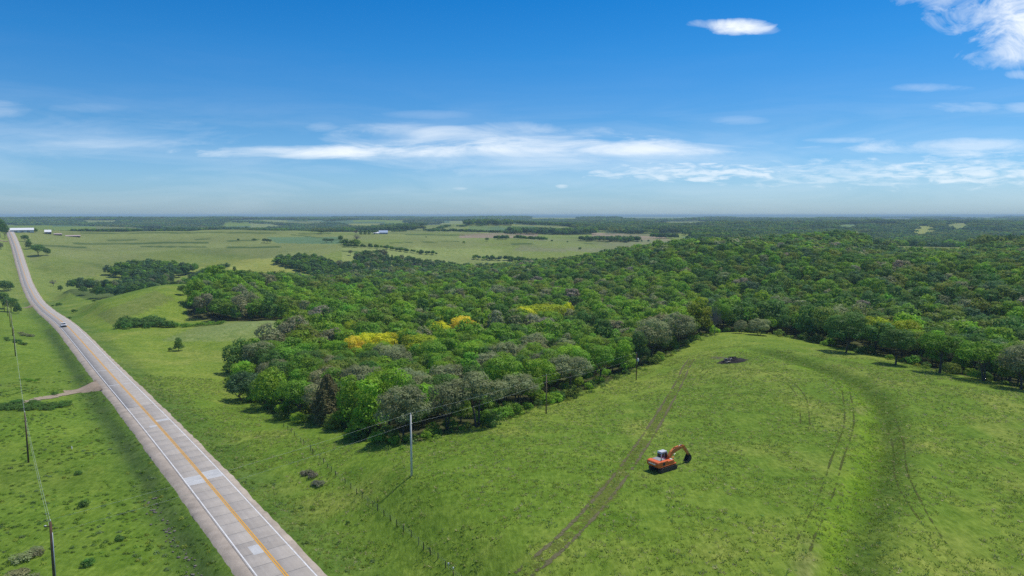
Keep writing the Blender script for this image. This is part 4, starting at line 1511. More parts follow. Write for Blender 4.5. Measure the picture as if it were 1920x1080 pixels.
# single trees in the open land
ISO = [
    (342, 430, 18, 19, OAK[0], 'dark green', 'small round tree alone on the crest of the green pasture hill'),
    (333, 290, 20, 27, TALL[2], 'dark green', 'bushy dark young tree alone on the slope beside the road'),
    (317, 288, 8, 8, BUSH[1], 'dark green', 'tiny bush left of the dark young tree on the slope'),
    (48, 980, 13, 14, OAK[1], 'dark green', 'farthest roadside tree below the white barn'),
    (55, 905, 15, 20, TALL[1], 'dark green', 'second roadside tree up from the dip, taller and slim'),
    (72, 860, 26, 22, OAK[2], 'dark green', 'widest tree of the roadside row right of the road'),
    (88, 868, 13, 15, BUSH[0], 'dark green', 'round tree at the right end of the roadside row'),
    (97, 700, 13, 14, BARE[0], 'twig', 'grey thin tree right of the road in the dip'),
    (110, 660, 9, 12, BUSH[1], 'dark green', 'small dark tree right of the grey thin one in the dip'),
    (4, 480, 24, 34, OAK[3], 'dark green', 'dark tree at the left picture edge behind the pole line'),
    (17, 470, 26, 30, OAK[1], 'dark green', 'second dark tree behind the pole line, right of the edge one'),
    (30, 462, 15, 20, BUSH[2], 'dark green', 'small dark tree closing the row behind the pole line'),
    (6, 650, 26, 22, BUSH[3], 'dark green', 'dark bushy tree left of the road climbing to the farm'),
    (17, 660, 12, 12, BUSH[1], 'dark green', 'low bush beside the road climbing to the farm'),
    (2, 1010, 20, 36, OAK[2], 'dark green', 'tall dark tree at the left edge below the crest'),
    (11, 1000, 14, 30, OAK[5], 'dark green', 'dark tree touching the road where it tops the crest'),
    (3, 880, 8, 14, BUSH[3], 'grey green', 'pale grey small tree at the left edge under the crest'),
    (67, 1140, 10, 9, BUSH[0], 'dark green', 'dark tree at the right end of the long white barn'),
    (413, 780, 8, 10, TALL[0], 'mid green', 'little tree alone above the yellow-green far slope'),
    (334, 770, 15, 15, OAK[4], 'dark green', 'round tree at the right side of the creek wood'),
    (496, 1130, 9, 9, OAK[0], 'blue green', 'left one of a clump of three trees on the far green field'),
    (502, 1128, 8, 9, OAK[1], 'blue green', 'middle one of a clump of three trees on the far green field'),
    (507, 1125, 6, 8, OAK[2], 'blue green', 'right one of a clump of three trees on the far green field'),
    (447, 1150, 5, 5, BUSH[0], 'dark green', 'little dark bush left of the three-tree clump'),
    (477, 1160, 9, 4, BUSH[1], 'dark green', 'low bush directly left of the three-tree clump'),
    (602, 1330, 14, 8, OAK[1], 'blue green', 'low tree clump on the far field line left of the blue barn'),
    (612, 1090, 16, 9, OAK[2], 'blue green', 'left wide tree in front of the far field hedges'),
    (622, 1088, 10, 8, OAK[3], 'blue green', 'right round tree in front of the far field hedges'),
    (639, 1080, 10, 14, OAK[4], 'dark green', 'dark tree at the left end of the long hedge'),
    (526, 880, 12, 12, OAK[5], 'dark green', 'dark round tree at the left end of the narrow grove'),
    (668, 1330, 9, 11, BARE[1], 'twig', 'thin grey tree at the left end of the row by the blue barn'),
    (677, 1340, 7, 9, CEDAR[0], 'dark green', 'first dark conifer left of the blue barn'),
    (685, 1340, 7, 9, CEDAR[1], 'dark green', 'second dark conifer left of the blue barn'),
    (692.5, 1340, 6, 9, CEDAR[0], 'dark green', 'third dark conifer, next to the blue barn trees'),
    (702, 1350, 10, 7, OAK[0], 'dark green', 'dark low tree touching the blue barn'),
    (669, 1120, 15, 14, BARE[2], 'grey green', 'grey airy tree above the long hedge left of the pale field'),
    (657, 910, 8, 11, OAK[3], 'grey green', 'small grey-green tree left of the square grove'),
    (666, 905, 6, 7, OAK[2], 'mid green', 'tiny green tree left of the square grove'),
    (735, 905, 7, 14, TALL[4], 'dark green', 'slim tree right of the square grove on the pale field'),
    (697, 840, 10, 18, BARE[0], 'twig', 'bare grey tree in front of the square grove'),
    (774, 860, 16, 15, BARE[1], 'grey green', 'airy grey tree at the wood edge right of the slim tree'),
    (760, 900, 4, 6, BUSH[0], 'mid green', 'tiny bush between slim tree and airy grey tree'),
    (785, 930, 3, 4, BUSH[1], 'mid green', 'dot-like bush on the pale field above the airy grey tree'),
    (870, 1160, 6, 4, BUSH[2], 'mid green', 'small green bush alone on the wide far field'),
    (799, 1300, 3, 3, BUSH[3], 'dark green', 'tiny dark bush alone on the field right of the blue barn'),
    (913, 1200, 8, 7, OAK[5], 'dark green', 'dark tree at the left end of the tan field hedge'),
    (820, 830, 14, 16, BARE[2], 'twig', 'bare grey tree beside the dark clump at the pale field corner'),
    (870, 820, 12, 14, BARE[0], 'twig', 'bare grey tree right of the dark clump at the pale field corner'),
    (1195, 1270, 10, 11, OAK[1], 'dark green', 'round dark tree alone before the tan far field'),
    (1203, 1265, 4, 4, BUSH[1], 'dark green', 'first small bush right of the round tree by the tan field'),
    (1216, 1265, 5, 4, BUSH[2], 'dark green', 'second small bush right of the round tree by the tan field'),
    (1035, 1240, 5, 4, BUSH[0], 'dark green', 'left small bush on the far pale field'),
    (1064, 1235, 4, 3, BUSH[1], 'dark green', 'right small bush on the far pale field'),
    (528, 740, 10, 11, BARE[1], 'twig', 'bare grey tree on the yellow-green slope edge'),
    (541, 735, 13, 12, OAK[0], 'brownish green', 'brownish tree on the yellow-green slope edge'),
    (508, 750, 12, 9, BUSH[1], 'dark green', 'dark bush at the left of the brownish slope trees'),
    (439, 700, 10, 12, TALL[1], 'dark green', 'upright dark tree on the near edge of the yellow-green slope'),
    (450, 695, 8, 10, OAK[3], 'dark green', 'round dark tree right of the upright slope tree'),
    (1845, 620, 14, 10, OAK[2], 'dark green', 'dark treetop at the right end of the ridge field'),
]
for px, zc, w, h, kit, c, lab in ISO:
    nat = (9.8, 11.6)
    if kit in BUSH:
        nat = (8.4, 8.0)
    elif kit in TALL:
        nat = (8.6, 12.2)
    elif kit in BARE:
        nat = (7.8, 10.8)
    elif kit in CEDAR:
        nat = (6.2, 9.5)
    low = 'bush' if lab.split(' ')[-1] == 'bush' or ' bush ' in ' ' + lab.split(',')[0] + ' ' and 'bushy' not in lab else 'tree'
    x, y = XY(px, zc)
    special('low_bush' if low == 'bush' else ('dead_tree' if kit in BARE else 'field_tree'), kit, px, zc, w, h, c, lab, nat, low)

# ------------------------------------------------------------------ the wood
LAND = []
for o in COL.objects:
    if o.type == 'EMPTY' and o.parent is None and 'short' in o:
        LAND.append((o.location.x, o.location.y, o['short']))


def forest_points(poly, spacing, rmax, rmin=0):
    P = np.array(poly)
    x0, y0 = P.min(0)
    x1, y1 = P.max(0)
    xs, ys = np.meshgrid(np.arange(x0, x1, spacing), np.arange(y0, y1, spacing * 0.87))
    xs = xs + (np.arange(xs.shape[0]) % 2)[:, None] * spacing / 2
    xs = xs + rng.uniform(-0.36, 0.36, xs.shape) * spacing
    ys = ys + rng.uniform(-0.36, 0.36, ys.shape) * spacing
    x, y = xs.ravel(), ys.ravel()
    k = inpoly(x, y, poly)
    r = np.hypot(x, y)
    k &= (r < rmax) & (r >= rmin)
    return np.stack([x[k], y[k]], -1)


pts = forest_points(FOREST, 7.5, 1500)
off = (pts[:, 0] - ROAD_A) * ROAD_N.x + pts[:, 1] * ROAD_N.y
pts = pts[np.abs(off) > 14]
zz = height(pts[:, 0], pts[:, 1])
ppx, ppy, pzc = project(pts[:, 0], pts[:, 1], zz + 9)
vis = (ppx > -80) & (ppx < 2000)
pts, zz, ppx, pzc = pts[vis], zz[vis], ppx[vis], pzc[vis]
order = np.argsort(np.hypot(pts[:, 0], pts[:, 1]))
N_IND = 0
USED = set()
stuff_rows = []
for i in order:
    x, y = float(pts[i, 0]), float(pts[i, 1])
    if not free(x, y, 3.4):
        continue
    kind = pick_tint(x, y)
    if N_IND < 232:
        # clear label: colour, kind, neighbour
        q = random.random()
        if kind == 'grey green':
            kit, nm, word = random.choice(OAK + FLAT[:2]), 'oak_tree', 'oak'
            sc = random.uniform(0.85, 1.22)
        elif q < 0.35:
            kit, nm, word = random.choice(TALL), 'broadleaf_tree', 'tree'
            sc = random.uniform(0.8, 1.15)
        else:
            kit, nm, word = random.choice(OAK), 'broadleaf_tree', 'tree'
            sc = random.uniform(0.72, 1.2)
        size = 'tall' if sc > 0.97 else ('small' if sc < 0.78 else 'middling')
        best = sorted(LAND, key=lambda q: (q[0] - x) ** 2 + (q[1] - y) ** 2)[:9]
        cl = kind.replace(' ', '-')
        for lx, ly, sh in best:
            ux, uy = x / math.hypot(x, y), y / math.hypot(x, y)
            dx, dy = x - lx, y - ly
            fwd, side = dx * ux + dy * uy, dx * uy - dy * ux
            rel = ('right of' if side > 0 else 'left of') if abs(side) > abs(fwd) * 1.2 else ('behind' if fwd > 0 else 'in front of')
            if abs(side) <= abs(fwd) * 1.2 and abs(side) > abs(fwd) * 0.45:
                rel = rel + (' and right of' if side > 0 else ' and left of') if 'front' not in rel else rel
            lab = '%s %s %s %s %s' % (size, cl, word, rel, sh)
            if lab not in USED:
                break
        USED.add(lab)
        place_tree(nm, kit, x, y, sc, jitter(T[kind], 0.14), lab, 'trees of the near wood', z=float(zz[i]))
        N_IND += 1
    else:
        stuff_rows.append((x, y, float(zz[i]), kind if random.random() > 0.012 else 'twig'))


def rows_to_scatter(name, rows, meshes, smin, smax, far_scale=None, dark=1.0):
    if not rows:
        return
    n = len(rows)
    A = np.array([r[:3] for r in rows])
    r = np.hypot(A[:, 0], A[:, 1])
    rots = np.zeros((n, 3))
    rots[:, 2] = rng.uniform(0, 6.283, n)
    sc = rng.uniform(smin, smax, n)
    if far_scale is not None:
        sc = sc * far_scale(r)
    S3 = np.stack([sc, sc, sc * rng.uniform(0.9, 1.1, n)], -1)
    ti = np.array([jitter(tuple(v * dark for v in T[q[3]]), 0.16) for q in rows])
    return scatter_object(name, A, rots, S3, rng.integers(0, len(meshes), n), ti, meshes)


R_ = np.array([math.hypot(a[0], a[1]) for a in stuff_rows])
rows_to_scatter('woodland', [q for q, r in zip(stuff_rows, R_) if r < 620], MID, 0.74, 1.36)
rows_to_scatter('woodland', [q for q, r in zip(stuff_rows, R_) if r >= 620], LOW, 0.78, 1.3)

for o in COL.objects:
    if 'short' in o:
        del o['short']

# wood down in the creek valley, groves and hedge lines of the middle distance
cp = np.concatenate([forest_points(CREEK, 7.5, 1200), forest_points(CREEK2, 8.0, 1200)])
rows = []
for x, y in cp:
    off = (x - ROAD_A) * ROAD_N.x + y * ROAD_N.y
    if abs(off) < 16 or not free(x, y, 2) or fbm(np.array([x / 60]), np.array([y / 60]), 12, 2)[0] < 0.36:
        continue
    rows.append((x, y, hz(x, y), random.choice(['dark green', 'dark green', 'blue green', 'blue green', 'mid green', 'grey green'])))
rows_to_scatter('creek_woodland', rows, MID, 0.62, 0.98, dark=0.92)
rows = []


def hedge(px0, z0, px1, z1, hpx, wid=6.0, gap=0.0, dens=1.0, kinds=('dark green', 'blue green', 'mid green')):
    a, b = np.array(XY(px0, z0)), np.array(XY(px1, z1))
    L = np.linalg.norm(b - a)
    zc = (z0 + z1) / 2
    h = hpx * zc / FPX
    n = int(L / (h * 0.42) * dens * max(1, wid / (h * 0.8)))
    d = (b - a) / L
    nn = np.array([d[1], -d[0]])
    for i in range(max(n, 1)):
        t = random.random()
        if gap and vnoise(np.array([t * L / 30]), np.array([px0 * 0.7]), 5)[0] < gap:
            continue
        p = a + (b - a) * t + nn * random.uniform(-wid, wid) / 2
        rows.append((p[0], p[1], hz(p[0], p[1]), random.choice(kinds), h * random.uniform(0.6, 1.1) / 11.4))


hedge(640, 1010, 818, 1030, 8, 8, 0.12)
hedge(640, 1050, 675, 1040, 12, 14)
hedge(812, 900, 866, 880, 14, 40)
hedge(888, 1010, 962, 1000, 9, 10, 0.2)
hedge(968, 1000, 1140, 930, 10, 14, 0.12)
hedge(1030, 960, 1050, 950, 15, 16)
hedge(1095, 1330, 1190, 1260, 9, 60)
hedge(822, 1730, 965, 1680, 7, 20)
hedge(955, 1720, 1110, 1750, 12, 130)
hedge(930, 1230, 1022, 1260, 8, 20, 0.15)
hedge(1215, 1120, 1290, 1100, 9, 24)
hedge(1225, 1420, 1265, 1420, 10, 60)
hedge(536, 870, 590, 830, 13, 40)
hedge(575, 845, 640, 790, 13, 45)
hedge(674, 900, 722, 900, 15, 55, kinds=('dark green', 'dark green', 'grey green'))
hedge(362, 740, 405, 730, 14, 40)
hedge(240, 800, 326, 770, 19, 70)
hedge(138, 1560, 262, 1600, 7, 30, 0.1)
hedge(290, 1600, 348, 1600, 6, 20)
hedge(450, 720, 640, 760, 8, 16, 0.35)
hedge(180, 640, 240, 690, 16, 40)
hedge(800, 1800, 840, 2150, 4, 20, 0.3)
hedge(860, 2080, 905, 2150, 4, 20, 0.3)
hedge(870, 2250, 960, 2250, 9, 160)
hedge(960, 2400, 1100, 2350, 7, 200)
hedge(690, 1900, 760, 2000, 6, 60)
hedge(655, 1700, 760, 1750, 4, 30, 0.3)
hedge(1040, 1140, 1090, 1120, 4, 8, 0.4)
hedge(1035, 880, 1080, 860, 5, 10, 0.35)
_A = np.array([q[:3] for q in rows])
_n = len(rows)
_rot = np.zeros((_n, 3))
_rot[:, 2] = rng.uniform(0, 6.283, _n)
_sc = np.array([q[4] for q in rows])
scatter_object('hedgerow_trees', _A, _rot, np.stack([_sc, _sc, _sc * 1.05], -1), rng.integers(0, len(LOW), _n),
               np.array([jitter(tuple(v * 0.9 for v in T[q[3]]), 0.14) for q in rows]), LOW)

# far woodland, out to the horizon
rows_f = []
r = 1700.0
while r < 12000:
    stepm = max(34.0, r * 0.013)
    nth = int(2 * math.radians(43) * r / stepm)
    th = np.linspace(-math.radians(43), math.radians(43), nth) + rng.uniform(-0.4, 0.4, nth) * stepm / r
    rr = r + rng.uniform(-0.4, 0.4, nth) * stepm
    x, y = rr * np.sin(th), rr * np.cos(th)
    z = height(x, y)
    px, py, zc = project(x, y, z)
    m = far_wood_mask(x, y, px, py, zc)
    for q in np.nonzero(m)[0]:
        rows_f.append((x[q], y[q], z[q], stepm))
    r += stepm
r = 950.0
while r < 1700:
    th = np.arange(math.radians(10), math.radians(43), 36 / r) + rng.uniform(-0.01, 0.01)
    x, y = r * np.sin(th), r * np.cos(th)
    z = height(x, y)
    px, py, zc = project(x, y, z)
    m = far_wood_mask(x, y, px, py, zc) & ~inpoly(x, y, FOREST)
    for q in np.nonzero(m)[0]:
        rows_f.append((x[q], y[q], z[q], 36.0))
    r += 34
_A = np.array([q[:3] for q in rows_f])
_n = len(rows_f)
_rot = np.zeros((_n, 3))
_rot[:, 2] = rng.uniform(0, 6.283, _n)
_s = np.array([q[3] for q in rows_f]) / 36.0
_zs = np.minimum(_s, 1.0 + 0.25 * (_s - 1)) * rng.uniform(0.85, 1.2, _n)
scatter_object('far_woodland', _A, _rot, np.stack([_s, _s, _zs], -1), rng.integers(0, len(PATCH), _n),
               np.array([jitter(tuple(v * 0.85 for v in T[random.choice(['dark green', 'mid green', 'blue green', 'dark green', 'olive green'])]), 0.18) for q in rows_f]), PATCH)
print('FAR', _n, 'STUFF', len(stuff_rows), 'IND', N_IND)

# ------------------------------------------------------------------ grass and weeds standing on the ground


def tuft_mesh(name, seed, n, h, spread, w):
    rnd = np.random.default_rng(seed)
    V, F, A, B = [], [], [], []
    for i in range(n):
        an, rr = rnd.uniform(0, 6.283), spread * math.sqrt(rnd.random())
        bx, by = rr * math.cos(an), rr * math.sin(an)
        d = rnd.uniform(0, 6.283)
        hh = h * rnd.uniform(0.5, 1.0)
        lx, ly = math.cos(an) * hh * rnd.uniform(0.5, 1.3), math.sin(an) * hh * rnd.uniform(0.5, 1.3)
        wx, wy = math.cos(d) * w, math.sin(d) * w
        k = len(V)
        V += [(bx - wx, by - wy, -0.05), (bx + wx, by + wy, -0.05), (bx + lx + wx * 0.7, by + ly + wy * 0.7, hh * 0.8), (bx + lx - wx * 0.7, by + ly - wy * 0.7, hh)]
        F.append((k, k + 1, k + 2, k + 3))
        A += [rnd.random()] * 4
        B += [rnd.random()] * 4
    return np_mesh(name, V, F, M_GRASSBLADE, False, {'leafvar': ('FLOAT', 'POINT', A), 'lobevar': ('FLOAT', 'POINT', B)})


def weed_mesh(name, seed, R, h, n, leaf):
    rnd = np.random.default_rng(seed)
    d = sph(n, rnd)
    d[:, 2] = np.abs(d[:, 2])
    P = d * np.array([R, R, h]) * rnd.uniform(0.5, 1.0, (n, 1))
    return leaf_mesh(name, P, d + rnd.normal(0, 0.45, (n, 3)) + np.array([0, 0, 0.4]), leaf, rnd.random(n), np.full(n, rnd.random()), rnd, M_GRASSBLADE)


def scatter_ground(name, n, meshes, smin, smax, tint_fn, keep_fn, rmin, rmax, half=41):
    th = np.radians(rng.uniform(-half, half, n))
    r = np.sqrt(rng.uniform(rmin**2, rmax**2, n))
    x, y = r * np.sin(th), r * np.cos(th)
    off = (x - ROAD_A) * ROAD_N.x + y * ROAD_N.y
    k = ((off < -5.9) | (off > 5.2)) & keep_fn(x, y, off)
    x, y, r, off = x[k], y[k], r[k], off[k]
    z = height(x, y)
    px, py, zc = project(x, y, z)
    k = (px > -60) & (px < 1980) & (py < 1140)
    x, y, z, r, off = x[k], y[k], z[k], r[k], off[k]
    n = len(x)
    rots = np.zeros((n, 3))
    rots[:, 2] = rng.uniform(0, 6.283, n)
    sc = rng.uniform(smin, smax, n)
    tints = tint_fn(x, y, off)
    return scatter_object(name, np.stack([x, y, z], -1), rots, np.stack([sc, sc, sc * rng.uniform(0.7, 1.2, n)], -1), rng.integers(0, len(meshes), n), tints, meshes)


PAL = np.array([(0.30, 0.35, 0.065), (0.24, 0.32, 0.05), (0.38, 0.37, 0.15), (0.19, 0.27, 0.07), (0.48, 0.42, 0.22), (0.27, 0.34, 0.05)])
TRACK_XY = [tuple(q) for q in trk]


def tint_field(x, y, off):
    n = len(x)
    k = rng.choice(len(PAL), n, p=[0.28, 0.25, 0.13, 0.14, 0.08, 0.12])
    return PAL[k] * rng.uniform(0.75, 1.2, (n, 1))


def tint_lush(x, y, off):
    n = len(x)
    pal = np.array([(0.16, 0.245, 0.03), (0.20, 0.30, 0.04), (0.12, 0.19, 0.04), (0.28, 0.32, 0.045), (0.17, 0.23, 0.09)])
    k = rng.choice(5, n, p=[0.3, 0.27, 0.2, 0.1, 0.13])
    return pal[k] * rng.uniform(0.75, 1.2, (n, 1))


TUFTS = [tuft_mesh('grass_tuft', 500 + i, 9, 0.42, 0.34, 0.07) for i in range(5)]
WEEDS = [weed_mesh('weed_clump', 520 + i, 0.75, 0.55, 46, 0.26) for i in range(5)]


def not_wood(x, y):
    return ~inpoly(x, y, FOREST)


scatter_ground('grass', 80000, TUFTS, 0.3, 0.75, tint_field, lambda x, y, o: (o > 0) & not_wood(x, y) & (vnoise(x / 5, y / 5, 6) > 0.3) & (np.abs(dist_poly(x, y, TRACK_XY)[0] - 1.05) > 0.6), 70, 250)
scatter_ground('tussocks', 5000, WEEDS, 0.13, 0.45, lambda x, y, o: np.array([(0.23, 0.34, 0.08)]) * rng.uniform(0.7, 1.25, (len(x), 1)),
               lambda x, y, o: (o > 30) & not_wood(x, y) & (vnoise(x / 9, y / 9, 16) > 0.45) & (np.abs(dist_poly(x, y, TRACK_XY)[0] - 1.05) > 0.7), 80, 300)
scatter_ground('weeds', 22000, WEEDS, 0.25, 0.8, tint_lush, lambda x, y, o: (((o < -6.2) & (fbm(x / 9, y / 9, 26, 3) > 0.43)) | ((np.abs(o) < 12) & (vnoise(x / 3, y / 3, 27) > 0.55))) & (dist_poly(x, y, [tuple(q) for q in p_in])[0] > 3.2), 70, 260)

_rows = []
_edge = np.array(FOREST[:26])
for i in range(len(_edge) - 1):
    a, b = _edge[i], _edge[i + 1]
    for q in range(int(np.linalg.norm(b - a) * (0.55 if i < 9 else 0.22))):
        p = a + (b - a) * random.random() + rng.normal(0, 2.0, 2)
        _rows.append((p[0], p[1], hz(p[0], p[1]), random.choice(['mid green', 'fresh green', 'dark green', 'olive green'])))
rows_to_scatter('undergrowth', _rows, [k[0] for k in SHRUB], 0.6, 1.7)

TALLG = [tuft_mesh('tall_grass_tuft', 540 + i, 12, 0.7, 0.45, 0.07) for i in range(3)]


def in_swale(x, y, o):
    d, sd, t = dist_poly(x, y, BERM)
    d = d * sd
    return (d > -2.6) & (d < 3.4) & (t > 0.1) & (fbm(x / 4, y / 4, 88, 3) > 0.42)


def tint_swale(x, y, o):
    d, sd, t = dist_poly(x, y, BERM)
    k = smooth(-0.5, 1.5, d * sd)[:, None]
    return (np.array((0.27, 0.40, 0.03)) * (1 - k) + np.array((0.19, 0.28, 0.035)) * k) * rng.uniform(0.8, 1.2, (len(x), 1))  # slope light painted in: bright tint left bank, shaded tint right bank


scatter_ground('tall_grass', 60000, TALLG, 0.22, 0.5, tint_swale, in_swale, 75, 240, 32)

# rank growth along the foot of the wood
_edge = np.array(FOREST[:26])
_rows = []
for i in range(len(_edge) - 1):
    a, b = _edge[i], _edge[i + 1]
    for q in range(int(np.linalg.norm(b - a) * 1.3)):
        p = a + (b - a) * random.random() + rng.normal(0, 2.2, 2)
        _rows.append((p[0], p[1]))
_rows = np.array(_rows)
_n = len(_rows)
_r = np.zeros((_n, 3))
_r[:, 2] = rng.uniform(0, 6.28, _n)
_s = rng.uniform(0.5, 1.7, _n)
scatter_object('undergrowth', np.stack([_rows[:, 0], _rows[:, 1], height(_rows[:, 0], _rows[:, 1])], -1), _r, np.stack([_s, _s, _s * 1.3], -1),
               rng.integers(0, len(WEEDS), _n), tint_lush(_rows[:, 0], _rows[:, 1], None) * 0.9, WEEDS)

# grey rubble lining the ditch on the left of the road
_mb = MB()
for i in range(110):
    yy = random.uniform(80, 122)
    x, y, _ = road_pt(yy, -9.6 + random.gauss(0, 0.55))
    r = bmesh.ops.create_icosphere(_mb.bm, subdivisions=1, radius=random.uniform(0.08, 0.26))
    bmesh.ops.scale(_mb.bm, vec=(random.uniform(0.8, 1.5), random.uniform(0.7, 1.2), 0.6), verts=r['verts'])
    bmesh.ops.translate(_mb.bm, vec=(x, y, hz(x, y) + 0.1), verts=r['verts'])
tag(_mb.build('rubble', mat_simple('grey_stone', (0.17, 0.155, 0.125), 0.95, var=0.35, scale=1.5)), kind='stuff')

# ------------------------------------------------------------------ thickets and shrubs


def thicket(name, spots, label, color, cat='thicket', hs=1.0, group=None):
    """one patch of brush: Empty > shrubs that make it up"""
    x0, y0 = XY(*spots[0][:2])
    root = empty(name, (x0, y0, hz(x0, y0)))
    tag(root, label, cat, group)
    for (px, zc, w) in spots:
        x, y = XY(px, zc)
        ww = w * zc / FPX / 3.0
        kit = random.choice(SHRUB)
        o = link_mesh('foliage', kit[0], root)
        o.location = (x - x0, y - y0, hz(x, y) - root.location.z - 0.05)
        o.rotation_euler = (0, 0, random.uniform(0, 6.28))
        o.scale = (ww, ww, ww * hs * random.uniform(0.8, 1.1))
        o['tint'] = jitter(T[color], 0.15)
    return root


def band(px0, z0, px1, z1, n, w, jz=8, jx=6):
    out = []
    for i in range(n):
        t = i / max(1, n - 1)
        out.append((px0 + (px1 - px0) * t + random.uniform(-jx, jx), z0 + (z1 - z0) * t + random.uniform(-jz, jz), w * random.uniform(0.7, 1.3)))
    return out


thicket('thicket', band(222, 340, 318, 352, 16, 22, 6, 6) + band(235, 352, 300, 362, 10, 24, 5, 6), 'long dark thicket on the slope below the green pasture hill', 'dark green', hs=0.9)
thicket('thicket', band(305, 352, 420, 358, 16, 14, 4, 5), 'low leafy thicket trailing right towards the pale pasture knob', 'mid green', hs=0.7)
thicket('thicket', band(6, 176, 118, 183, 34, 22, 5, 8), 'wide low brush patch beside the pole left of the road', 'dark green', hs=0.42)
thicket('thicket', band(8, 300, 40, 285, 8, 12, 4, 4), 'low dark brush strip crossing the pole line', 'dark green', hs=0.7)
thicket('thicket', band(36, 322, 56, 316, 5, 10, 4, 3), 'greyish brush patch near the far left driveway', 'grey green', hs=0.7)
thicket('thicket', band(40, 218, 72, 216, 7, 10, 3, 3), 'small dark brush row on the left slope', 'mid green', hs=0.6)
thicket('thicket', band(566, 133, 600, 124, 7, 16, 2, 3), 'grey-brown dead brush by the fence line', 'brush grey', hs=0.8)
thicket('thicket', band(20, 92, 75, 96, 10, 36, 5, 14), 'greyish weedy brush left of the nearest pole', 'grey green', hs=0.55)
for px, zc, w, lab in [(110, 235, 5, 'little dark bush on the left slope by the driveway'), (102, 196, 12, 'small bush standing alone above the brush patch'), (107, 530, 11, 'dark round bush right of the road at the dip'),
                       (96, 520, 6, 'tiny dark bush left of the round one at the dip'), (128, 400, 7, 'small bush on the bank right of the road'), (137, 455, 11, 'dark bush at the foot of the green hill'),
                       (176, 460, 8, 'small bush on the brow of the green hill'), (48, 285, 5, 'tiny dark bush below the far left driveway'), (652, 110, 9, 'dark little shrub left of the fence posts'),
                       (147, 133, 14, 'rounded green shrub between brush patch and ditch'), (225, 105, 18, 'dark shrub beside the ditch left of the road'), (165, 97, 26, 'leafy shrub left of the road near the bottom'),
                       (157, 117, 22, 'dark shrub above the leafy one near the bottom left')]:
    x, y = XY(px, zc)
    k = w * zc / FPX / 3.0
    place_tree('shrub', SHRUB[int(px) % 4], x, y, k, jitter(T['dark green'], 0.12), lab, None, 'shrub', k * 0.9, names=('leaves', 'stems'))

# ------------------------------------------------------------------ poles and wires
M_WOOD = mat_simple('pole_wood', (0.125, 0.075, 0.045), 0.9, var=0.35, scale=1.5)
M_TANWOOD = mat_simple('pale_pole_wood', (0.24, 0.165, 0.095), 0.9, var=0.3, scale=1.5)
M_GREYPOLE = mat_simple('weathered_pole', (0.60, 0.58, 0.54), 0.85, var=0.18, scale=1.2)
M_GALV = mat_simple('galvanised_metal', (0.50, 0.51, 0.52), 0.5, 0.6, var=0.1)
M_PORC = mat_simple('white_insulator', (0.72, 0.72, 0.70), 0.35, var=0.05)
M_WIRE = mat_simple('aluminium_wire', (0.60, 0.63, 0.58), 0.6, 0.2, var=0.1)
M_DARK = mat_simple('dark_steel', (0.035, 0.033, 0.032), 0.75, var=0.3)


def utility_pole(px, zc, h, mat, label, kind='plain', r=0.155, group=None):
    x, y = XY(px, zc)
    z = hz(x, y)
    root = empty('utility_pole', (x, y, z), 0.2)
    tag(root, label, 'utility pole', group)
    MB().tube([(0, 0, -0.6), (0, 0, h * 0.5), (0, 0, h)], [r * 1.12, r * 0.95, r * 0.75], 12).build('shaft', mat, root, True)
    MB().tube([(0, 0, h - 0.02), (0, 0, h + 0.12), (0, 0, h + 0.16), (0, 0, h + 0.3)], [0.035, 0.04, 0.085, 0.05], 10).build('insulator', M_PORC, root, True)
    MB().tube([(0.12, -0.05, h - 1.5), (0.2, -0.08, h - 1.5)], [0.045, 0.06], 8).build('insulator', M_PORC, root, True)
    if kind == 'transformer':
        can = MB().tube([(0, 0, 0), (0, 0, 0.08), (0, 0, 0.85), (0, 0, 0.95)], [0.2, 0.24, 0.24, 0.15], 14).build('transformer', M_PORC, root, True)
        can.location = (0.4, -0.16, h - 2.5)
        MB().tube([(0, 0, 0.95), (0, 0, 1.25)], [0.05, 0.03], 8).build('bushing', M_PORC, can, True)
        MB().box((0.2, -0.08, h - 2.1), (0.2, 0.1, 0.5)).build('bracket', M_GALV, root)
    if kind == 'conduit':
        MB().tube([(0.17, -0.07, 0), (0.17, -0.07, h - 1.4)], 0.055, 8).build('conduit', M_GALV, root, True)
        for dz, dx in ((-0.5, -0.75), (-2.9, -0.2)):
            MB().tube([(dx, 0.1, h + dz), (dx + 0.22, 0.07, h + dz)], [0.07, 0.09], 8).build('insulator', M_PORC, root, True)
        MB().box((-0.4, 0.05, h - 0.6), (0.8, 0.09, 0.1)).build('bracket', M_WOOD, root)
    return Vector((x, y, z)), h


P1 = utility_pole(773, 115, 10.55, M_GREYPOLE, 'tall pale grey pole standing in the field before the wood', 'plain', 0.17)
P2 = utility_pole(1024, 165, 9.35, M_TANWOOD, 'bare light brown pole at the wood edge, middle of the field line')
P3 = utility_pole(1193, 215, 8.6, M_WOOD, 'dark brown pole carrying a white transformer near the wood')
PA = utility_pole(106, 88, 10.6, M_WOOD, 'dark brown pole with a pale conduit, nearest one left of the road', 'conduit', 0.2)
PB = utility_pole(53, 141, 10.6, M_WOOD, 'brown pole standing in the brush patch left of the road')
PC = utility_pole(28, 255, 10.6, M_WOOD, 'dark pole at the left edge beyond the brush patch')
PD = utility_pole(22, 317, 10.4, M_WOOD, 'brown pole on the far side of the low brush strip')
PE = utility_pole(17.5, 352, 9.5, M_WOOD, 'thin brown pole before the far left driveway')
PF = utility_pole(13, 391, 9.5, M_WOOD, 'brown pole just below the dark trees by the driveway')
PG = utility_pole(5, 470, 9.5, M_WOOD, 'farthest pole at the left picture edge under the dark trees')
# the transformer hangs on P3
for o in list(COL.objects):
    pass


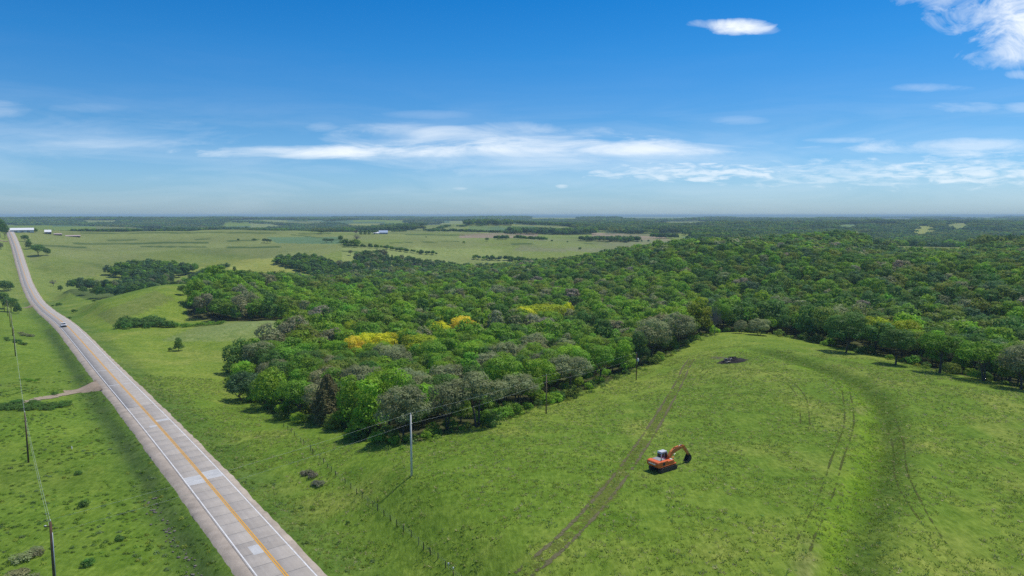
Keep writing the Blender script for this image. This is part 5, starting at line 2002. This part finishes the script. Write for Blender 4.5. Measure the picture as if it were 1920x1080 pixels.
def add_transformer(P):
    root = [o for o in COL.objects if o.name.startswith('utility_pole') and (o.location - P[0]).length < 0.01][0]
    h = P[1]
    can = MB().tube([(0, 0, 0), (0, 0, 0.08), (0, 0, 0.85), (0, 0, 0.95)], [0.24, 0.28, 0.28, 0.18], 14).build('transformer', M_PORC, root, True)
    can.location = (0.4, -0.16, h - 2.6)
    MB().tube([(0, 0, 0.95), (0, 0, 1.3)], [0.05, 0.03], 8).build('bushing', M_GALV, can, True)
    MB().box((0.18, -0.07, h - 2.2), (0.22, 0.1, 0.5)).build('bracket', M_GALV, root)


add_transformer(P3)


def wire(label, poles, drop, sag, r=0.0095):
    mb = MB()
    path = []
    for (a, ha), (b, hb) in zip(poles, poles[1:]):
        A, B = a + Vector((0, 0, ha - drop)), b + Vector((0, 0, hb - drop))
        for i in range(17):
            t = i / 16
            if path and i == 0:
                continue
            path.append(A.lerp(B, t) - Vector((0, 0, sag * 4 * t * (1 - t))))
    mb.tube(path, r, 5)
    tag(mb.build('power_wire', M_WIRE, None, True), label, 'power wire', 'wires strung between the poles')


wire('upper wire from the conduit pole over the road to the transformer pole', [PA, P1, P2, P3], -0.28, 0.5)
wire('lower wire from the conduit pole over the road to the transformer pole', [PA, P1, P2, P3], 1.5, 0.5)
wire('upper wire along the pole line left of the road', [PA, PB, PC, PD, PE, PF, PG], -0.28, 0.9, 0.013)
wire('lower wire along the pole line left of the road', [PA, PB, PC, PD, PE, PF, PG], 1.6, 0.8, 0.010)

# bare earth at the foot of the grey pole
fx, fy = XY(770, 114.5)
drape('bare_earth', [(fx - 1.3, fy - 0.3), (fx, fy - 0.2), (fx + 0.9, fy + 0.1)], 1.0, 0.05, mat_track('bare_soil', (0.30, 0.22, 0.14), 0.9, 1.5), jag=0.2, step=0.25, seed=71)

# ------------------------------------------------------------------ fence
FP = [(532, 801), (540, 806), (546, 812), (552, 817), (564, 828), (570, 833), (582, 845), (587, 851), (600, 862), (607, 869), (614, 877), (621, 885), (629, 892), (647, 908), (658, 917),
      (669, 927), (679, 934), (690, 943), (699, 950), (708, 958), (720, 968), (732, 977), (744, 987), (757, 997), (771, 1007), (785, 1022), (794, 1031), (807, 1040), (821, 1049),
      (835, 1065), (850, 1079), (866, 1095)]
fence = empty('fence', (*hit(699, 950)[:2], hit(699, 950)[2]))
tag(fence, 'line of dark fence posts running down the grass from the wood', 'fence')
M_POST = mat_simple('dark_post', (0.035, 0.03, 0.026), 0.9, var=0.4, scale=4)
M_POSTG = mat_simple('grey_post', (0.16, 0.14, 0.12), 0.9, var=0.3, scale=4)
post_a = MB().tube([(0, 0, -0.3), (0.01, 0, 0.6), (0.0, 0.01, 1.15)], [0.06, 0.058, 0.05], 6).mesh('post', M_POST)
post_b = MB().tube([(0, 0, -0.3), (0, 0, 1.25)], 0.045, 6).mesh('post', M_POSTG)
tops = []
for i, (px, py) in enumerate(FP):
    x, y, z, _ = hit(px, py)
    o = link_mesh('post', post_b if i in (8, 17, 25) else post_a, fence)
    s = random.uniform(0.8, 1.05)
    o.location = Vector((x, y, z)) - fence.location
    o.rotation_euler = (random.uniform(-0.06, 0.06), random.uniform(-0.06, 0.06), random.uniform(0, 3))
    o.scale = (1.1, 1.1, s)
    tops.append(Vector((x, y, z)) - fence.location)
for hgt in (0.35, 0.65, 0.95):
    MB().tube([p + Vector((0.04, 0, hgt)) for p in tops], 0.004, 3, False).build('wire', M_GALV, fence)
capm = MB().tube([(0, 0, 0.85), (0, 0, 1.15), (0, 0, 1.2)], [0.085, 0.085, 0.04], 8).mesh('white_cap', M_PORC, True)
o = link_mesh('white_cap', capm, fence)
o.location = tops[30]
x, y, z, _ = hit(841, 1068)
mk = empty('marker_post', (x, y, z))
tag(mk, 'short white-topped stake beside the nearest fence posts', 'marker post')
MB().tube([(0, 0, -0.2), (0, 0, 0.75)], 0.025, 6).build('stake', M_GALV, mk)
MB().box((0, 0, 0.85), (0.22, 0.1, 0.22), bevel=0.02).build('white_top', M_PORC, mk)
x, y, z, _ = hit(135, 844)
mk = empty('marker_post', (x, y, z))
tag(mk, 'short white marker post in the grass left of the road', 'marker post')
MB().tube([(0, 0, -0.2), (0, 0, 0.75)], 0.09, 10).build('stake', M_PORC, mk, True)
MB().tube([(0, 0, 0.75), (0, 0, 0.85)], [0.12, 0.08], 10).build('cap', M_PORC, mk, True)

# ------------------------------------------------------------------ burnt brush pile
bx, by, bz, _ = hit(1373, 678)
pile = empty('brush_pile', (bx, by, bz))
tag(pile, 'dark heap of burnt branches and logs on the green field', 'brush pile')
M_CHAR = mat_simple('charred_wood', (0.022, 0.020, 0.020), 0.95, var=0.5, scale=3)
M_GREYWOOD = mat_simple('grey_dead_wood', (0.22, 0.19, 0.18), 0.95, var=0.4, scale=3)
M_PALEWOOD = mat_simple('pale_split_wood', (0.55, 0.50, 0.43), 0.9, var=0.2, scale=3)
M_ASH = mat_gravel('ash_ground', (0.048, 0.043, 0.042), 1.5, 0.5)
V, F = [(0, 0, 0.75)], []
nr, ns = 6, 30
for i in range(1, nr + 1):
    t = i / nr
    for k in range(ns):
        a = 2 * math.pi * k / ns
        rx, ry = 4.8 * t, 3.6 * t
        wob = 1 + 0.22 * (vnoise(np.array([k * 0.9]), np.array([i * 0.3]), 4)[0] - 0.5) * 2
        x, y = rx * math.cos(a) * wob, ry * math.sin(a) * wob
        hh = 1.5 * (1 - t) ** 1.2 * (0.5 + vnoise(np.array([x * 1.1 + 20]), np.array([y * 1.1 + 20]), 9)[0])
        V.append((x, y, hz(bx + x, by + y) - bz + 0.05 + hh if i < nr else hz(bx + x, by + y) - bz - 0.03))
F3 = []
for k in range(ns):
    F3.append((0, 1 + k, 1 + (k + 1) % ns, 1 + (k + 1) % ns))
bm = bmesh.new()
bv = [bm.verts.new(v) for v in V]
for k in range(ns):
    bm.faces.new((bv[0], bv[1 + k], bv[1 + (k + 1) % ns]))
for i in range(nr - 1):
    for k in range(ns):
        a, b = 1 + i * ns + k, 1 + i * ns + (k + 1) % ns
        bm.faces.new((bv[a], bv[a + ns], bv[b + ns], bv[b]))
me = bpy.data.meshes.new('ash_mound')
bm.to_mesh(me)
bm.free()
me.materials.append(M_ASH)
link_mesh('ash_mound', me, pile)
for i in range(64):
    a = random.uniform(0, 6.283)
    rr = random.random() ** 0.7
    x, y = 3.9 * rr * math.cos(a), 2.8 * rr * math.sin(a)
    z = 0.3 + 1.4 * (1 - rr) * random.uniform(0.3, 1)
    L = random.uniform(0.8, 2.8)
    d = Vector((random.gauss(0, 1), random.gauss(0, 0.7), random.gauss(0, 0.25))).normalized() * L / 2
    rad = random.uniform(0.05, 0.17)
    m = M_CHAR if random.random() < 0.76 else M_GREYWOOD
    if x < -1.5 and y < 0 and random.random() < 0.35:
        m = M_PALEWOOD
    c = Vector((x, y, z))
    MB().tube([c - d, c + Vector((0, 0, random.uniform(-0.1, 0.15))), c + d], [rad, rad * 0.9, rad * 0.6], 6).build('log', m, pile, True)
drape('scorched_grass', [hit(1318, 668)[:2], hit(1345, 671)[:2], hit(1372, 676)[:2]], 5.0, 0.04, mat_track('scorched_ground', (0.17, 0.14, 0.12), 0.55, 0.9), jag=1.0, seed=81, step=0.6)

# ------------------------------------------------------------------ excavator
M_OR = mat_simple('orange_paint', (0.72, 0.145, 0.030), 0.5, var=0.12, scale=1.4)
M_OR2 = mat_simple('worn_orange_paint', (0.62, 0.19, 0.040), 0.6, var=0.22, scale=1.6)
M_CABG = mat_simple('pale_grey_paint', (0.56, 0.58, 0.60), 0.5, var=0.08)
M_GLASS = mat_simple('dark_window', (0.02, 0.03, 0.03), 0.12, var=0.1, spec=0.8)
M_TRACK = mat_simple('track_steel', (0.062, 0.047, 0.036), 0.8, var=0.4, scale=5)
M_CHROME = mat_simple('cylinder_rod', (0.62, 0.60, 0.56), 0.3, 0.5, var=0.08)
M_GREYP = mat_simple('grey_hood', (0.30, 0.30, 0.30), 0.7, var=0.15)
M_WHITEP = mat_simple('white_lettering', (0.75, 0.73, 0.68), 0.6, var=0.1)

ex_x, ex_y, ex_z, _ = hit(1243, 880)
EX = empty('excavator', (ex_x, ex_y, ex_z + 0.02), math.radians(36))
tag(EX, 'orange tracked excavator with grey cab parked on the green field', 'excavator')


drape('churned_soil', [(ex_x - 3.0, ex_y - 1.6), (ex_x - 0.5, ex_y - 0.6), (ex_x + 2.2, ex_y + 1.2), (ex_x + 4.0, ex_y + 2.6)], 4.2, 0.03,
      mat_track('churned_mud', (0.12, 0.10, 0.06), 0.42, 1.2), jag=0.8, seed=91, step=0.4)


def stadium(L, R, n=12):
    p = []
    for i in range(n + 1):
        a = math.pi / 2 + math.pi * i / n
        p.append((-L / 2 + R * math.cos(a), R + R * math.sin(a)))
    for i in range(n + 1):
        a = -math.pi / 2 + math.pi * i / n
        p.append((L / 2 + R * math.cos(a), R + R * math.sin(a)))
    return p


for s in (-1, 1):
    tr = MB().prism(stadium(3.3, 0.42), s * 1.1 - 0.3, s * 1.1 + 0.3).build('track', M_TRACK, EX)
    mb = MB()
    for x in np.arange(-1.6, 1.7, 0.2):
        for zz in (0.845, -0.005):
            mb.box((x, s * 1.1, zz), (0.13, 0.62, 0.05))
    for e in (-1, 1):
        for k in range(1, 6):
            a = -math.pi / 2 + math.pi * k / 6
            mb.box((e * (1.65 + 0.43 * math.cos(a)), s * 1.1, 0.42 + 0.43 * math.sin(a)), (0.06, 0.62, 0.15), Matrix.Identity(3))
    mb.build('track_pads', M_TRACK, tr)
    mb = MB()
    for x in (-1.65, 1.65):
        mb.tube([(x, s * 1.1 + s * 0.28, 0.42), (x, s * 1.1 + s * 0.33, 0.42)], 0.3, 14)
    for x in np.arange(-1.1, 1.2, 0.44):
        mb.tube([(x, s * 1.1 + s * 0.28, 0.2), (x, s * 1.1 + s * 0.32, 0.2)], 0.13, 10)
    mb.box((0, s * 1.1 + s * 0.29, 0.45), (2.4, 0.05, 0.28))
    mb.build('rollers', M_TRACK, tr)
MB().box((0, 0, 0.62), (2.1, 1.7, 0.45), bevel=0.06).tube([(0, 0, 0.8), (0, 0, 1.0)], 0.62, 20).build('undercarriage', M_TRACK, EX)
# house
MB().box((-0.1, 0, 1.07), (4.2, 2.55, 0.16), bevel=0.03).build('deck', M_OR, EX)
cw = MB().prism([(-2.75, 1.35), (-2.78, 1.75), (-2.6, 2.05), (-1.75, 2.1), (-1.75, 1.0), (-2.45, 1.0)], -1.28, 1.28).build('counterweight', M_OR, EX)
bv = cw.modifiers.new('rounded', 'BEVEL')
bv.width = 0.14
bv.segments = 3
MB().box((-2.795, 0.0, 1.62), (0.03, 1.55, 0.17)).build('white_stripe', M_WHITEP, cw)
MB().box((-0.95, 0, 1.55), (1.58, 2.5, 0.85), bevel=0.07).build('engine_housing', M_OR, EX)
MB().box((-1.0, 0.15, 2.0), (1.35, 1.75, 0.09), bevel=0.02).build('hood_panel', M_GREYP, EX)
MB().box((-1.15, -1.262, 1.55), (0.55, 0.03, 0.45)).build('side_grille', M_DARK, EX)
MB().tube([(-1.35, -0.75, 2.0), (-1.35, -0.75, 2.5)], [0.07, 0.07], 10).build('exhaust', M_DARK, EX, True)
MB().box((0.62, -0.86, 1.48), (1.5, 0.8, 0.68), bevel=0.08).build('tank', M_OR, EX)
MB().box((1.45, -0.86, 1.33), (0.26, 0.74, 0.36), bevel=0.04).build('step_box', M_OR2, EX)
MB().box((1.0, -0.86, 1.86), (0.35, 0.5, 0.08), bevel=0.02).build('filler_panel', M_WHITEP, EX)
# cab on the left side
cab = MB().prism([(-0.15, 1.16), (-0.15, 2.72), (0.0, 2.86), (1.25, 2.86), (1.42, 2.68), (1.62, 1.85), (1.55, 1.16)], 0.32, 1.27).build('cab', M_CABG, EX)
bv = cab.modifiers.new('rounded', 'BEVEL')
bv.width = 0.05
bv.segments = 2
MB().box((0.62, 0.795, 2.895), (1.42, 1.0, 0.07), bevel=0.03).build('cab_roof', M_CABG, cab)
MB().box((-0.158, 0.795, 2.3), (0.03, 0.78, 0.62)).build('rear_window', M_GLASS, cab)
MB().prism([(0.05, 1.95), (0.05, 2.62), (0.55, 2.68), (0.55, 1.95)], 0.30, 0.318).build('side_window', M_GLASS, cab)
MB().prism([(0.66, 1.7), (0.66, 2.68), (1.22, 2.68), (1.46, 1.9), (1.46, 1.7)], 0.30, 0.318).build('side_window', M_GLASS, cab)
MB().prism([(0.05, 1.75), (0.05, 2.65), (1.2, 2.68), (1.46, 1.85), (1.46, 1.7)], 1.272, 1.29).build('side_window', M_GLASS, cab)
fw = MB().box((0, 0, 0), (0.03, 0.78, 0.82)).build('front_window', M_GLASS, cab)
fw.location = (1.545, 0.795, 2.3)
fw.rotation_euler = (0, math.radians(-13.5), 0)


def beam(pts, widths, w, y0=0.0):
    """box-section boom along XZ points with heights in widths"""
    up, lo = [], []
    for i, (x, z) in enumerate(pts):
        a = Vector(pts[max(i - 1, 0)])
        b = Vector(pts[min(i + 1, len(pts) - 1)])
        d = (b - a).normalized()
        n = Vector((-d.y, d.x))
        up.append((x + n.x * widths[i] / 2, z + n.y * widths[i] / 2))
        lo.append((x - n.x * widths[i] / 2, z - n.y * widths[i] / 2))
    return MB().prism(up + lo[::-1], y0 - w / 2, y0 + w / 2)


boom = beam([(1.2, 1.45), (1.5, 1.95), (2.0, 2.5), (2.8, 2.85), (3.9, 2.98), (5.05, 3.08)], [0.42, 0.55, 0.70, 0.72, 0.52, 0.36], 0.46).build('boom', M_OR2, EX)
stick = beam([(4.6, 3.38), (5.1, 3.08), (5.85, 2.2), (6.6, 1.3)], [0.26, 0.5, 0.44, 0.26], 0.36).build('stick', M_OR2, EX)


def ram(a, b, y, r, parent):
    A, B = Vector((a[0], y, a[1])), Vector((b[0], y, b[1]))
    m = A.lerp(B, 0.58)
    cyl = MB().tube([A, m], r, 10).build('hydraulic_cylinder', M_OR2, parent, True)
    MB().tube([m, B], r * 0.55, 8).build('rod', M_CHROME, parent, True)


for s in (-1, 1):
    ram((1.65, 1.3), (2.6, 2.4), s * 0.36, 0.09, EX)
ram((2.6, 3.3), (4.62, 3.45), 0.0, 0.10, EX)
ram((5.3, 3.2), (6.66, 1.75), 0.0, 0.08, EX)
MB().tube([(2.0, -0.25, 2.95), (3.0, -0.25, 3.28), (4.5, -0.25, 3.35)], 0.03, 5).build('hose', M_DARK, EX)
bk = MB()
prof_o = [(6.62, 1.4), (6.9, 1.1), (6.98, 0.62), (6.75, 0.2), (6.3, 0.02), (5.9, 0.15)]
prof_i = [(5.93, 0.22), (6.3, 0.12), (6.66, 0.28), (6.84, 0.64), (6.78, 1.05), (6.52, 1.3)]
bk.prism(prof_o + prof_i, -0.45, 0.45)
for s in (-1, 1):
    bk.prism(prof_o, s * 0.45 - 0.03, s * 0.45 + 0.03)
bucket = bk.build('bucket', M_DARK, EX)
tm = MB().box((0, 0, 0), (0.3, 0.1, 0.06)).mesh('tooth', M_DARK)
for k in range(5):
    t = link_mesh('tooth', tm, bucket)
    t.location = (5.82, -0.38 + 0.19 * k, 0.18)
MB().tube([(6.35, -0.2, 1.65), (6.75, -0.2, 1.55), (6.85, -0.2, 1.15)], 0.05, 6).tube([(6.35, 0.2, 1.65), (6.75, 0.2, 1.55), (6.85, 0.2, 1.15)], 0.05, 6).build('linkage', M_DARK, EX)

# ------------------------------------------------------------------ pickup on the road
M_CARW = mat_simple('white_car_paint', (0.78, 0.78, 0.78), 0.3, var=0.03, spec=0.6)
M_TYRE = mat_simple('tyre_rubber', (0.02, 0.02, 0.02), 0.85, var=0.2)
M_RIM = mat_simple('wheel_rim', (0.4, 0.4, 0.41), 0.35, 0.7, var=0.1)
M_LAMP = mat_simple('headlamp_glass', (0.62, 0.64, 0.66), 0.2, var=0.05, spec=0.8)
yc = Y_OF((126, 619), (126, 619))[0] - 4.0
cx, cy, cz = road_pt(yc, -1.75)
slope = math.atan2(float(road_z(yc + 2) - road_z(yc - 2)), 4 / ROAD_T.y)
CAR = empty('suv', (cx, cy, cz + 0.012), math.atan2(-ROAD_T.y, -ROAD_T.x))
CAR.rotation_euler = (0, slope, math.atan2(-ROAD_T.y, -ROAD_T.x))
CAR.scale = (1.12, 1.2, 1.12)
tag(CAR, 'white car driving towards the viewer on the grey highway', 'car')
body = MB().prism([(-2.35, 0.42), (-2.38, 0.85), (-2.3, 1.08), (0.85, 1.1), (1.1, 1.08), (2.2, 0.95), (2.36, 0.75), (2.36, 0.42), (1.9, 0.3), (-1.9, 0.3)], -0.95, 0.95).build('body', M_CARW, CAR)
bv = body.modifiers.new('rounded', 'BEVEL')
bv.width = 0.09
bv.segments = 3
cabn = MB().prism([(-2.2, 1.09), (-1.9, 1.72), (-1.6, 1.8), (0.05, 1.8), (0.3, 1.72), (1.0, 1.09)], -0.82, 0.82).build('cabin', M_CARW, CAR)
bv = cabn.modifiers.new('rounded', 'BEVEL')
bv.width = 0.07
bv.segments = 2
ws = MB().box((0, 0, 0), (0.03, 1.45, 0.78)).build('windscreen', M_GLASS, cabn)
ws.location = (0.69, 0, 1.43)
ws.rotation_euler = (0, math.radians(-48), 0)
for s in (-1, 1):
    MB().prism([(-1.95, 1.14), (-1.72, 1.64), (0.1, 1.66), (0.7, 1.14)], s * 0.825 - 0.012, s * 0.825 + 0.012).build('side_window', M_GLASS, cabn)
    MB().box((2.345, s * 0.68, 0.82), (0.06, 0.36, 0.16), bevel=0.02).build('headlight', M_LAMP, CAR)
    MB().box((0.75, s * 1.02, 1.18), (0.14, 0.2, 0.14), bevel=0.03).build('mirror', M_CARW, CAR)
    for x in (-1.45, 1.5):
        w = MB().tube([(x, s * 0.72, 0.36), (x, s * 0.97, 0.36)], 0.36, 18).build('wheel', M_TYRE, CAR, True)
        MB().tube([(x, s * 0.965, 0.36), (x, s * 0.985, 0.36)], 0.22, 14).build('rim', M_RIM, w, True)
MB().box((2.375, 0, 0.74), (0.05, 1.3, 0.34), bevel=0.01).build('grille', M_DARK, CAR)
MB().box((2.39, 0, 0.45), (0.12, 1.9, 0.34), bevel=0.04).build('bumper', M_DARK, CAR)

# ------------------------------------------------------------------ farm buildings
M_MWALL = mat_simple('white_metal_wall', (0.62, 0.64, 0.66), 0.6, var=0.06, scale=0.3)
M_MROOF = mat_simple('white_metal_roof', (0.80, 0.80, 0.80), 0.5, var=0.05, scale=0.3)
M_BROOF = mat_simple('blue_grey_roof', (0.36, 0.44, 0.56), 0.5, var=0.08, scale=0.3)
M_BWALL = mat_simple('blue_grey_wall', (0.27, 0.28, 0.34), 0.6, var=0.1, scale=0.3)
M_DWALL = mat_simple('dark_barn_wall', (0.07, 0.065, 0.07), 0.8, var=0.2, scale=0.4)
M_TROOF = mat_simple('pinkish_roof', (0.48, 0.38, 0.34), 0.7, var=0.12, scale=0.3)
M_DOOR = mat_simple('barn_door', (0.30, 0.31, 0.33), 0.6, var=0.08)


def barn(label, px, zc, wpx, hpx, depth, wallm, roofm, name='barn', rz=0.0, eave=0.52, doors=2, wins=4, open_front=False, over=0.5):
    x, y = XY(px, zc)
    w, h = wpx * zc / FPX, hpx * zc / FPX
    root = empty(name, (x, y, hz(x, y) - 0.1), rz - math.atan2(x, y))
    tag(root, label, name.replace('_', ' '))
    he = h * eave
    mb = MB()
    mb.prism([(-w / 2, 0), (w / 2, 0), (w / 2, he), (-w / 2, he)], 0, 0.3)
    mb.prism([(-w / 2, 0), (w / 2, 0), (w / 2, he), (-w / 2, he)], depth - 0.3, depth)
    for s in (-1, 1):
        bmv = [mb.bm.verts.new(v) for v in [(s * (w / 2 - 0.01), 0.31, -0.5), (s * (w / 2 - 0.01), depth - 0.31, -0.5), (s * (w / 2 - 0.01), depth - 0.31, he), (s * (w / 2 - 0.01), depth / 2, h - 0.15), (s * (w / 2 - 0.01), 0.31, he)]]
        mb.bm.faces.new(bmv)
    wall = mb.build('wall', wallm, root)
    rb = MB()
    t = 0.25
    V = [(-w / 2 - over, -over, he - 0.05), (w / 2 + over, -over, he - 0.05), (w / 2 + over, depth / 2, h), (-w / 2 - over, depth / 2, h),
         (-w / 2 - over, depth + over, he - 0.05), (w / 2 + over, depth + over, he - 0.05)]
    vs = [rb.bm.verts.new(v) for v in V]
    vt = [rb.bm.verts.new((a, b, c + t)) for a, b, c in V]
    for q in ((0, 1, 2, 3), (3, 2, 5, 4)):
        rb.bm.faces.new([vs[i] for i in q])
        rb.bm.faces.new([vt[i] for i in q][::-1])
    for a, b in ((0, 1), (1, 2), (2, 5), (5, 4), (4, 3), (3, 0)):
        rb.bm.faces.new((vs[a], vs[b], vt[b], vt[a]))
    rb.build('roof', roofm, root)
    for i in range(doors):
        dx = (-w / 2 + w * (i + 0.5) / doors) * 0.8
        MB().box((dx, -0.03, he * 0.42), (min(4.0, w * 0.16), 0.12, he * 0.8)).build('door', M_DARK if open_front else M_DOOR, root)  # open fronts get a dark panel in place of the shaded interior
    for i in range(wins):
        dx = -w / 2 + w * (i + 0.5) / wins
        MB().box((dx, -0.02, he * 0.72), (0.9, 0.08, 0.8)).build('window', M_GLASS, root)
    return root


barn('long white metal barn beside the road on the left crest', 43.5, 1120, 36, 8.4, 14, M_MWALL, M_MROOF, doors=3, wins=6, eave=0.55)
barn('tall dark barn with white roof right of the long white one', 91.5, 1150, 10, 7.6, 12, M_DWALL, M_MROOF, eave=0.48, doors=1, wins=2)
barn('low dark open shed beside the white-roofed dark barn', 110, 1150, 12, 3.6, 10, M_DWALL, M_TROOF, 'shed', eave=0.62, doors=3, wins=0, open_front=True)
barn('long low pinkish-roofed shed at the right end of the farm', 138, 1160, 23, 2.9, 10, M_DWALL, M_TROOF, 'shed', eave=0.5, doors=4, wins=0, open_front=True)
barn('blue-grey barn alone in the distant pale fields', 719, 1360, 16, 6.6, 20, M_BWALL, M_BROOF, eave=0.42, doors=2, wins=2)
barn('pale low lean-to at the left side of the blue barn', 706, 1355, 10, 3.6, 12, M_MWALL, M_MROOF, 'shed', eave=0.5, doors=1, wins=1)
HOUSES = [(97, 416, 5200, 'white farm building far off left of the horizon trees'), (105, 416, 5300, 'second white farm building, right beside the first far left'), (236, 415, 5200, 'lone white house in the far woods left of centre'),
          (469, 425, 2900, 'small white house among far woods above the pale fields'), (535, 415, 5200, 'pale house on the far wooded rise'), (628, 415, 5000, 'bright white farmhouse on the far horizon rise'),
          (704, 416, 5000, 'white farmhouse above the wooded slope left of the bare hill'), (713, 418, 4800, 'long pale farm shed right of the white farmhouse'), (722, 417, 4800, 'second pale shed in the far farmyard row'),
          (737, 418, 4700, 'small cream house at the right end of the far farmyard row'), (893, 414, 2550, 'cream house among trees on the bare hill'), (918, 412, 2600, 'pale house right of the cream one on the bare hill'),
          (993, 413, 4200, 'reddish-roofed farmstead at the horizon right of the bare hill'), (1155, 410, 6000, 'pale farm on the far rise near the middle horizon'), (1363, 409, 7000, 'small white house on the right horizon'),
          (1564, 407, 8000, 'long white shed on the right horizon'), (1711, 408, 8000, 'bright white long roof in the far right valley'), (1735, 409, 8200, 'pale roof right of the bright long one')]
for px, py, zc, lab in HOUSES:
    wide = 7 if 'long' in lab else 4
    red = 'reddish' in lab
    barn(lab, px, zc, wide, 2.6, 9 + zc / 500, M_MWALL, M_TROOF if red else M_MROOF, 'farmhouse' if 'shed' not in lab and 'roof ' not in lab else 'shed', eave=0.55, doors=1, wins=2)

# ------------------------------------------------------------------ haze
HAZE_DENSITY = 1.0e-4
hm = bpy.data.materials.new('pale_air')
hm.use_nodes = True
N = NT(hm.node_tree)
out = N.n('ShaderNodeOutputMaterial')
pv = N.n('ShaderNodeVolumePrincipled')
pv.inputs['Color'].default_value = (0.62, 0.88, 1.0, 1)
pv.inputs['Density'].default_value = HAZE_DENSITY
N.l(pv.outputs[0], out.inputs['Volume'])
ztop = CAM_Z + 8.0
zs = -60.0
hb = MB().box((0, 0, (ztop + zs) / 2), (90000, 90000, ztop - zs)).build('haze', hm)
tag(hb, kind='stuff')
